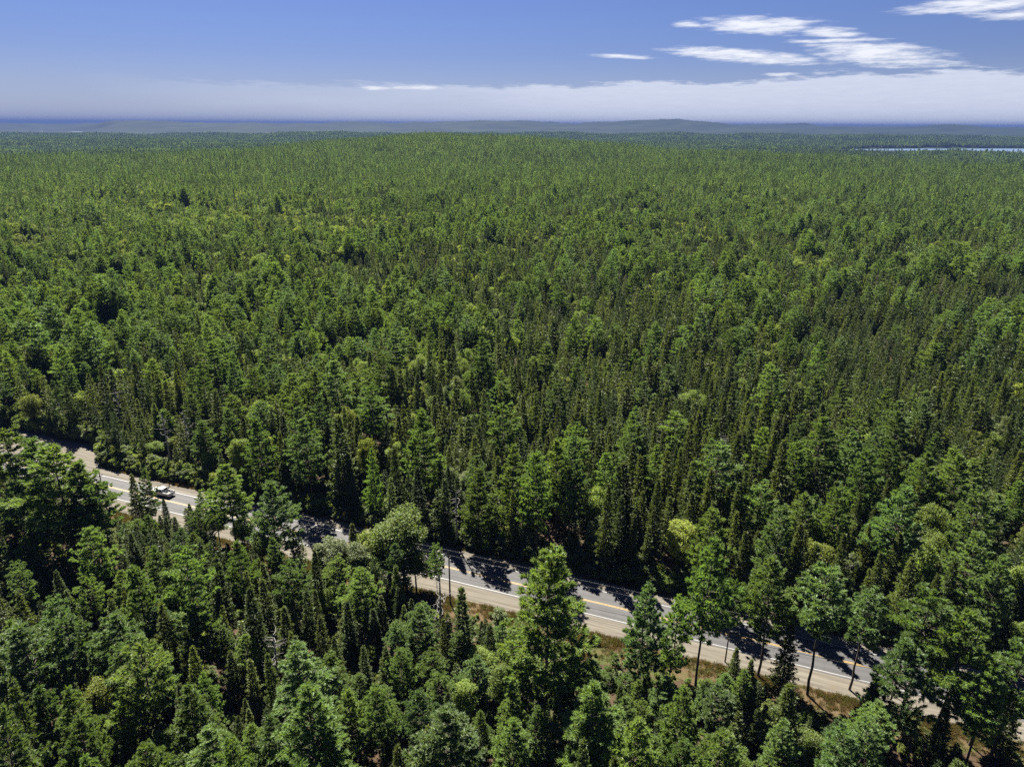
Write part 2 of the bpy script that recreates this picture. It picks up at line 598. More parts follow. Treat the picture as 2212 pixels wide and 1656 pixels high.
def road_mats():
    m, T = new_mat('worn_asphalt')
    out = T.n('ShaderNodeOutputMaterial')
    tc = T.n('ShaderNodeTexCoord')
    P = tc.outputs['Object']
    sp = T.n('ShaderNodeSeparateXYZ'); T.l(P, sp.inputs[0])
    mp = T.n('ShaderNodeMapping'); T.l(P, mp.inputs[0]); mp.inputs['Scale'].default_value = (0.12, 1.6, 1)
    fine = T.noise(P, 9.0, 3.0, 0.7)
    streak = T.noise(mp.outputs[0], 1.0, 4.0, 0.6)
    blot = T.noise(P, 0.25, 4.0, 0.6)
    # tyre-polished bands along both lanes
    w = T.math('SINE', T.math('MULTIPLY', T.math('ABSOLUTE', sp.outputs[1]), 3.6))
    v = T.math('ADD', T.math('MULTIPLY', T.math('SUBTRACT', fine, 0.5), 0.25), T.math('MULTIPLY', T.math('SUBTRACT', streak, 0.5), 0.45))
    v = T.math('ADD', v, T.math('MULTIPLY', T.math('SUBTRACT', blot, 0.5), 0.6))
    v = T.math('ADD', v, T.math('MULTIPLY', w, 0.11))
    col = T.mix(1.0, (0.050, 0.0495, 0.052, 1), T.math('ADD', 1.0, v), 'MULTIPLY')
    # cracks
    vo = T.n('ShaderNodeTexVoronoi', feature='DISTANCE_TO_EDGE'); vo.inputs['Scale'].default_value = 0.22
    ds = T.n('ShaderNodeVectorMath', operation='ADD'); T.l(P, ds.inputs[0]); T.l(T.noise(P, 0.8, 3.0, 0.6, 'Color'), ds.inputs[1])
    T.l(ds.outputs[0], vo.inputs['Vector'])
    crack = T.smooth(vo.outputs['Distance'], 0.0, 0.012, 0.55, 0.0)
    col = T.mix(crack, col, (0.022, 0.022, 0.023, 1))
    b = T.n('ShaderNodeBsdfPrincipled'); b.inputs['Roughness'].default_value = 0.8; b.inputs['Specular IOR Level'].default_value = 0.35
    T.l(col, b.inputs['Base Color']); T.l(b.outputs[0], out.inputs[0])
    asphalt = m

    m, T = new_mat('gravel')
    out = T.n('ShaderNodeOutputMaterial')
    tc = T.n('ShaderNodeTexCoord'); P = tc.outputs['Object']
    mp = T.n('ShaderNodeMapping'); T.l(P, mp.inputs[0]); mp.inputs['Scale'].default_value = (0.05, 1.9, 1)
    tr = T.noise(mp.outputs[0], 1.0, 5.0, 0.65)
    fine = T.noise(P, 6.0, 4.0, 0.75)
    blot = T.noise(P, 0.4, 4.0, 0.6)
    col = T.mix(T.smooth(tr, 0.35, 0.65), (0.080, 0.071, 0.059, 1), (0.132, 0.120, 0.100, 1))
    col = T.mix(T.smooth(blot, 0.55, 0.75), col, (0.105, 0.087, 0.064, 1))
    col = T.mix(1.0, col, T.math('MULTIPLY_ADD', T.math('SUBTRACT', fine, 0.5), 0.7, 1.0), 'MULTIPLY')
    b = T.n('ShaderNodeBsdfPrincipled'); b.inputs['Roughness'].default_value = 0.95; b.inputs['Specular IOR Level'].default_value = 0.1
    T.l(col, b.inputs['Base Color']); T.l(b.outputs[0], out.inputs[0])
    gravel = m

    m, T = new_mat('dry_verge')
    out = T.n('ShaderNodeOutputMaterial')
    tc = T.n('ShaderNodeTexCoord'); P = tc.outputs['Object']
    a = T.noise(P, 0.35, 5.0, 0.65); f = T.noise(P, 3.0, 4.0, 0.7); c_ = T.noise(P, 0.13, 3.0, 0.6)
    col = T.mix(a, (0.052, 0.034, 0.019, 1), (0.100, 0.074, 0.042, 1))
    col = T.mix(T.smooth(c_, 0.47, 0.62), col, (0.050, 0.058, 0.020, 1))
    col = T.mix(T.smooth(f, 0.62, 0.74), col, (0.125, 0.105, 0.080, 1))
    col = T.mix(1.0, col, T.math('MULTIPLY_ADD', T.math('SUBTRACT', f, 0.5), 0.8, 1.0), 'MULTIPLY')
    b = T.n('ShaderNodeBsdfPrincipled'); b.inputs['Roughness'].default_value = 1.0; b.inputs['Specular IOR Level'].default_value = 0.05
    T.l(col, b.inputs['Base Color']); T.l(b.outputs[0], out.inputs[0])
    return asphalt, gravel, m


M_ASPH, M_GRAV, M_VERGE = road_mats()
M_YEL = plain('yellow_road_paint', (0.25, 0.155, 0.024), 0.6, noise=0.18, nscale=2.5)
M_WHT = plain('white_road_paint', (0.26, 0.26, 0.255), 0.6, noise=0.12, nscale=2.0)
vg = tag(ribbon('verge', -14.5, lambda s: far_edge(s) + 1.6, 0.010, M_VERGE, j0=1.6, j1=0.5, seed=1, lanes=4), kind='structure')
sh = tag(ribbon('gravel_shoulder', -8.3, lambda s: far_edge(s), 0.018, M_GRAV, j0=0.28, j1=0.30, seed=2, lanes=4), kind='structure')
road = tag(ribbon('road', -4.05, 4.05, 0.030, M_ASPH, j0=0.05, j1=0.05, seed=3, lanes=4), kind='structure')
ribbon('edge_line', -3.70, -3.58, 0.035, M_WHT, j0=0.01, j1=0.01, seed=4, parent=road)
ribbon('edge_line', 3.58, 3.70, 0.035, M_WHT, j0=0.01, j1=0.01, seed=5, parent=road)
ribbon('centre_line', -0.20, -0.07, 0.035, M_YEL, j0=0.01, j1=0.01, seed=6, parent=road)
ribbon('centre_line', 0.07, 0.20, 0.035, M_YEL, s0=-420, s1=49.5, j0=0.01, j1=0.01, seed=7, parent=road)
for k in range(4):
    ribbon('centre_line', 0.07, 0.20, 0.035, M_YEL, s0=58 + 12.2 * k, s1=61 + 12.2 * k, parent=road)


# ------------------------------------------------------------------ trees
def cards(acc, P, D, N, L, W, tri=True):
    S = unit(np.cross(D, N))
    L = np.asarray(L)[:, None]; W = np.asarray(W)[:, None]
    if tri:
        acc.tris(P + S * W * .5, P - S * W * .5, P + D * L)
    else:
        acc.quads(P, P + D * L * .5 + S * W * .5, P + D * L, P + D * L * .5 - S * W * .5)


def tufts(acc, r, P, D, size, width, k, spread, upb):
    """k narrow needle blades fanning out of each point P around direction D"""
    n = len(P)
    P = np.repeat(P, k, 0); D = np.repeat(D, k, 0)
    size = np.repeat(size, k)
    d = unit(D + r.normal(size=(n * k, 3)) * spread + np.array([0, 0, upb]))
    N = unit(r.normal(size=(n * k, 3)) + np.array([0, 0, .45]))
    cards(acc, P, d, N, size * r.uniform(.7, 1.25, n * k), width * size / np.mean(size) * r.uniform(.7, 1.3, n * k))


def trunk_path(r, H, bend, n=9):
    z = np.linspace(0, H, n)
    a = r.uniform(0, 6.28)
    off = bend * (np.sin(z / H * r.uniform(2, 4.5) + r.uniform(0, 3)) + 0.4 * r.normal(size=n) * (z > 0))
    off -= off[0]
    return np.stack([off * np.cos(a), off * np.sin(a), z], 1)


def make_pine(seed, H=22.0, R=4.0, cb=0.35, d=1.0, sparse=0.0, flat=0.0):
    """white pine: bare pole below, tiers of long upswept feathery plumes above"""
    r = np.random.default_rng(seed)
    T, C = Acc(), Acc()
    tp = trunk_path(r, H * 0.97, 0.22 if d > .3 else 0.0)
    if d > .05:
        T.tube(tp, np.linspace(0.20, 0.03, len(tp)) * H / 22, 7 if d > .5 else 4)
    step = 1.22 if d > .5 else (1.3 if d > .15 else 1.7)
    zs = np.arange(cb * H, H - .5, step)
    f = 1 / math.sqrt(d)
    ecc, ea = r.uniform(0.0, .25), r.uniform(0, 6.28)
    for z in zs:
        t = (z - cb * H) / (H - cb * H)
        prof = (0.72 + 1.0 * t) if t < .28 else (1.0 - (t - .28) / .72) ** (.92 - .42 * flat) * 0.95 + 0.05
        if t < .12 and sparse: prof *= .8
        nb = r.integers(5, 8) if d > .15 else r.integers(4, 6)
        a0 = r.uniform(0, 6.28)
        for b in range(nb):
            if r.uniform() < sparse: continue
            a = a0 + b * 6.283 / nb + r.normal() * .25
            L = R * prof * r.uniform(.60, 1.18) * (1 + ecc * math.cos(a - ea))
            if L < .35: continue
            el = math.radians(-2 + 40 * t ** 1.5 + r.normal() * 7)
            zb = z + r.uniform(-.3, .3) * step
            hd = np.array([math.cos(a), math.sin(a), 0.0])
            side = np.array([-math.sin(a), math.cos(a), 0.0])
            o = np.array([np.interp(zb, tp[:, 2], tp[:, 0]), np.interp(zb, tp[:, 2], tp[:, 1]), zb])
            curve = r.uniform(.05, .17) * L

            def pos(s):
                s = np.asarray(s)[:, None]
                return o + hd * (L * s * math.cos(el)) + np.array([0, 0, 1.0]) * (L * s * math.sin(el) + curve * (s * s * 1.6 - s * .5))
            if d > .5 and L > 1.0:
                s = np.array([0, .5, .85])
                T.tube(pos(s), np.array([.045, .03, .012]) * (0.5 + L / 4), 3)
            # side sprays of the plume; the needles sit on them and shade the wood below
            ns = max(3, int(3 + 2.6 * L)) if d > .15 else max(2, int(1 + 1.2 * L))
            ss = np.concatenate([[1.0], 1 - r.uniform(0, 1, ns - 1) ** 1.15 * (.72 if t < .75 else .95)])
            sg = np.where(np.arange(ns) % 2 == 0, 1, -1) * r.uniform(.3, 1.0, ns)
            wl = .40 * L * np.sin(np.clip((1.10 - ss) * 2.4, 0, 1.57)) + .12
            per = max(1, int((5.5 + 1.6 * L) * d * (1 if d > .15 else 1.6)))
            q = r.uniform(0, 1, (ns, per)) ** .75
            S = (ss[:, None] + q * .10 * 1.0).ravel()
            lat = (sg[:, None] * wl[:, None] * q).ravel()
            n = len(S)
            P = pos(np.clip(S, 0, 1.08)) + side * lat[:, None] + np.stack([np.zeros(n), np.zeros(n), r.normal(size=n) * .055 + .14 * np.abs(lat)], 1)
            D = unit(hd + side * np.repeat(sg * 1.1, per)[:, None] * q.ravel()[:, None] + np.array([0, 0, .22 + .35 * t]))
            k = 6 if d > .5 else 4
            tufts(C, r, P, D, np.full(n, .50 * f ** .75), .125 * f ** .95, k, .46, .06)
    # leader
    nt = max(3, int(18 * d))
    P = np.stack([r.normal(size=nt) * .12 + tp[-1, 0], r.normal(size=nt) * .12 + tp[-1, 1], H - r.uniform(0, 1.5, nt)], 1)
    tufts(C, r, P, np.tile([0, 0, 1.0], (nt, 1)), np.full(nt, .5 * f ** .8), .15 * f, 5, .6, .3)
    return T, C


def make_spruce(seed, H=15.0, R=1.9, cb=0.06, d=1.0, droop=14, dens=1.0, tipz=1.0):
    """spire of dense flat drooping branches in close tiers"""
    r = np.random.default_rng(seed)
    T, C = Acc(), Acc()
    tp = trunk_path(r, H * .985, .06 if d > .3 else 0)
    if d > .05:
        T.tube(tp, np.linspace(.15, .02, len(tp)) * H / 15, 6 if d > .5 else 3)
    step = .48 if d > .5 else (.7 if d > .15 else 1.1)
    f = 1 / math.sqrt(d)
    for z in np.arange(cb * H, H - .15, step):
        t = (z - cb * H) / (H - cb * H)
        prof = (1 - t) ** .95 * (min(1, .72 + 2.2 * t))
        nb = int(r.integers(5, 8)) if d > .15 else 5
        a0 = r.uniform(0, 6.28)
        for b in range(nb):
            L = R * prof * r.uniform(.62, 1.25) + .12
            a = a0 + b * 6.283 / nb + r.normal() * .22
            el = math.radians(-droop + 52 * t ** 2.2 + r.normal() * 6)
            hd = np.array([math.cos(a), math.sin(a), 0.0]); side = np.array([-math.sin(a), math.cos(a), 0.0])
            zb = z + r.uniform(-.5, .5) * step
            o = np.array([np.interp(zb, tp[:, 2], tp[:, 0]), np.interp(zb, tp[:, 2], tp[:, 1]), zb])
            nt = max(1, int((3 + 10.0 * L) * d * dens))
            s = 1 - r.uniform(0, 1, nt) ** 1.15 * .85
            sag = -.10 * L * np.sin(s * 3.14) + .08 * L * s ** 3
            wl = .34 * L * (1.12 - s) + .07
            lat = r.uniform(-1, 1, nt) * wl
            P = o + hd * (L * s * math.cos(el))[:, None] + side * lat[:, None] + np.stack([0 * s, 0 * s, L * s * math.sin(el) + sag + r.normal(size=nt) * .03], 1)
            D = unit(hd + side * (lat / (wl + .04) * .9)[:, None] + np.array([0, 0, -.05 + .55 * t]))
            tufts(C, r, P, D, np.full(nt, .38 * f ** .8), (.135 if d > .5 else .15) * f ** .8, 5 if d > .5 else 4, .36, .02)
    nt = max(2, int(8 * d))
    P = np.stack([r.normal(size=nt) * .04, r.normal(size=nt) * .04, H - r.uniform(0, .8, nt)], 1) + tp[-1] * [1, 1, 0]
    tufts(C, r, P, np.tile([0, 0, 1.0], (nt, 1)), np.full(nt, .42 * f ** .6), .12 * f ** .8, 3, .3, .4)
    return T, C


def make_broad(seed, H=13.0, R=3.6, cb=0.28, d=1.0, nblob=42, leaf=.30, tall=1.0, gap=.0):
    """broadleaf tree: limbs carrying uneven clumps of leaves"""
    r = np.random.default_rng(seed)
    T, C = Acc(), Acc()
    tp = trunk_path(r, H * .8, .18 if d > .3 else 0)
    if d > .05:
        T.tube(tp, np.linspace(.20, .04, len(tp)) * H / 13, 6 if d > .5 else 3)
    f = 1 / math.sqrt(d)
    zc = H * (cb + 1) / 2
    hz = H * (1 - cb) / 2
    nb = nblob if d > .15 else max(9, nblob // 3)
    lob = [(r.uniform(0, 6.28), r.uniform(-.6, 1.0), r.uniform(.18, .5)) for _ in range(6)]
    for b in range(nb):
        # clumps spread over the crown, a few inside it
        zz = 1 - 2 * (b + .5) / nb
        az = b * 2.39996 + r.normal() * .25
        zz = np.clip(zz + r.normal() * .08, -.95, 1)
        u = np.array([math.sqrt(1 - zz * zz) * math.cos(az), math.sqrt(1 - zz * zz) * math.sin(az), zz])
        k = .82 + sum(a * math.exp(-((az - p + 3.14) % 6.283 - 3.14) ** 2 / .5 - (u[2] - q) ** 2 / .3) for p, q, a in lob)
        rad = r.uniform(.45, 1.0) * k
        taper = 1 - .25 * max(0, -zz)
        c = np.array([u[0] * R * rad * .80 * taper, u[1] * R * rad * .80 * taper, zc + u[2] * hz * rad * .84])
        br = R * r.uniform(.26, .42) * (1.2 if d <= .15 else 1)
        if r.uniform() < gap: continue
        if d > .5:
            zt = max(H * cb * .8, c[2] - np.hypot(c[0], c[1]) * 1.0)
            zt = min(zt, H * .78)
            o = np.array([np.interp(zt, tp[:, 2], tp[:, 0]), np.interp(zt, tp[:, 2], tp[:, 1]), zt])
            mid = (o + c) / 2 + np.array([0, 0, .3])
            T.tube(np.stack([o, mid, c]), [.06, .04, .015], 3)
        n = max(7, int((225 if d > .5 else 160) * d * (br / (R * .32)) ** 2))
        lf = leaf * (.74 if d > .5 else 1.0)
        v = unit(r.normal(size=(n, 3)))
        rr = r.uniform(.2, 1, n) ** .5
        P = c + v * (rr * br)[:, None] * np.array([1.0, 1.0, .66])
        D = unit(r.normal(size=(n, 3)) * .8 + v * .5 + np.array([0, 0, -.15]))
        N = unit(r.normal(size=(n, 3)) * .45 + v * .35 + np.array([0, 0, .9]))
        cards(C, P, D, N, lf * f ** .85 * r.uniform(.7, 1.4, n), lf * .9 * f ** .85 * r.uniform(.7, 1.3, n), tri=False)
    return T, C


def make_snag(seed, H=15, nbr=22):
    r = np.random.default_rng(seed)
    tp = trunk_path(r, H, .08)
    T = Acc()
    T.tube(tp, np.linspace(.26, .10, len(tp)) * H / 15, 8)
    br = []
    for k in range(nbr):
        z = H * (.45 + .53 * (k + r.uniform(0, .8)) / nbr)
        a = r.uniform(0, 6.28)
        L = r.uniform(.9, 2.6) * (1.25 - .6 * (z / H - .45))
        o = np.array([np.interp(z, tp[:, 2], tp[:, 0]), np.interp(z, tp[:, 2], tp[:, 1]), z])
        s = np.linspace(0, 1, 7)
        hd = np.array([math.cos(a), math.sin(a), 0]); sd = np.array([-math.sin(a), math.cos(a), 0])
        dr = r.uniform(-.35, .15)
        path = o + hd * (L * s)[:, None] + sd * (L * .16 * np.sin(s * r.uniform(2, 5)) * r.choice([-1, 1]))[:, None] + np.array([0, 0, 1.0]) * (L * (dr * s + r.uniform(.15, .5) * s ** 2.5))[:, None]
        A = Acc(); A.tube(path, np.linspace(.055, .012, 7), 5)
        for q in range(r.integers(1, 4)):
            i = r.integers(2, 6)
            e = path[i] + unit(hd + sd * r.normal() + np.array([0, 0, r.normal() * .5])) * L * r.uniform(.15, .4)
            A.tube(np.stack([path[i], (path[i] + e) / 2 + r.normal(size=3) * .04, e]), [.022, .015, .006], 3)
        br.append(A)
    return T, br


# kinds: canonical height, radius, list of mesh variants (trunk, crown)
KIND = {}
MASS = {}


def variants(kind, H0, specs):
    out = []
    for i, (fn, args, leafm, barkm) in enumerate(specs):
        T, C = fn(100 * len(KIND) + i + 1, **args)
        out.append((T.mesh(kind + '_trunk', barkm, True), C.mesh(kind + '_crown', leafm), T, C, leafm, barkm))
    MASS[kind] = [(*fn(100 * len(KIND) + i + 51, d=.42, **{**args, 'R': args['R'] * (1.2 if fn is make_spruce else 1.05)}), lm, bk) for i, (fn, args, lm, bk) in enumerate(specs)]
    KIND[kind] = (H0, out)


variants('pine', 22.0, [
    (make_pine, dict(R=3.9, cb=.42), M_PINE, M_BARK), (make_pine, dict(R=4.2, cb=.36, flat=.6), M_PINE, M_BARK),
    (make_pine, dict(R=3.6, cb=.48, sparse=.12, flat=.9), M_PINE, M_BARK), (make_pine, dict(R=4.0, cb=.25), M_PINEB, M_BARK),
    (make_pine, dict(R=3.7, cb=.20), M_PINE, M_BARK), (make_pine, dict(R=4.3, cb=.30, flat=.4, sparse=.08), M_PINEB, M_BARK),
    (make_pine, dict(R=4.6, cb=.16), M_PINE, M_BARK), (make_pine, dict(R=3.4, cb=.55, flat=.8), M_PINEB, M_BARK)])
variants('spruce', 15.0, [
    (make_spruce, dict(R=2.2), M_SPRUCE, M_BARK), (make_spruce, dict(R=1.9, cb=.12), M_SPRUCE, M_BARK),
    (make_spruce, dict(R=2.6), M_SPRUCE, M_BARK), (make_spruce, dict(R=1.6, cb=.2, dens=.9), M_SPRUCE, M_BARK),
    (make_spruce, dict(R=2.1, cb=.1), M_FIR, M_BARK), (make_spruce, dict(R=1.5, cb=.25, dens=.9), M_FIR, M_BARK)])
variants('fir', 15.0, [
    (make_spruce, dict(R=2.9, cb=.08, droop=8, dens=1.0), M_FIR, M_BARK), (make_spruce, dict(R=2.5, cb=.15, droop=4), M_FIR, M_BARK),
    (make_spruce, dict(R=3.2, cb=.05, droop=18), M_SPRUCE, M_BARK), (make_spruce, dict(R=2.3, cb=.10, droop=2, dens=1.1), M_FIR, M_BARK)])
variants('maple', 13.0, [
    (make_broad, dict(R=3.5), M_MAPLE, M_BARK), (make_broad, dict(R=3.1, cb=.22, nblob=46), M_MAPLE, M_BARK),
    (make_broad, dict(R=3.3), M_MAPLEY, M_BARK), (make_broad, dict(R=2.9, cb=.3, gap=.1), M_MAPLE, M_BARK),
    (make_broad, dict(R=3.0, cb=.2), M_MAPLEY, M_BARK)])
variants('birch', 13.0, [
    (make_broad, dict(R=2.3, cb=.30, nblob=36, leaf=.24, gap=.08), M_BIRCH, M_BARKB), (make_broad, dict(R=2.6, cb=.26, nblob=40, leaf=.24, gap=.12), M_BIRCH, M_BARKB),
    (make_broad, dict(R=2.1, cb=.2, nblob=34, leaf=.26), M_BIRCH, M_BARKB)])

# --- where the trees stand -------------------------------------------------
TREES = []          # dict(kind, var, x, y, z, H, w, rz)
GRID = {}


def reg(x, y, rad):
    GRID.setdefault((int(x // 8), int(y // 8)), []).append((x, y, rad))


def free(x, y, rad):
    i, j = int(x // 8), int(y // 8)
    for a in (i - 1, i, i + 1):
        for b in (j - 1, j, j + 1):
            for (u, v, q) in GRID.get((a, b), ()):
                if (u - x) ** 2 + (v - y) ** 2 < ((rad + q) * .5) ** 2: return False
    return True


SPACE = dict(pine=5.2, spruce=2.8, fir=3.7, maple=4.4, birch=3.5, snag=2.0)


def put(kind, x, y, H, var, w=1.0, rz=None, note=None, rad=None):
    TREES.append(dict(kind=kind, x=x, y=y, z=float(height(x, y)) if math.hypot(x, y) > 240 else 0.0, H=H, var=var, w=w, rz=random.uniform(0, 6.283) if rz is None else rz, note=note))
    reg(x, y, (rad or SPACE[kind]) * min(1.2, (H / KIND[kind][0]) ** .5) if kind in KIND else 2)


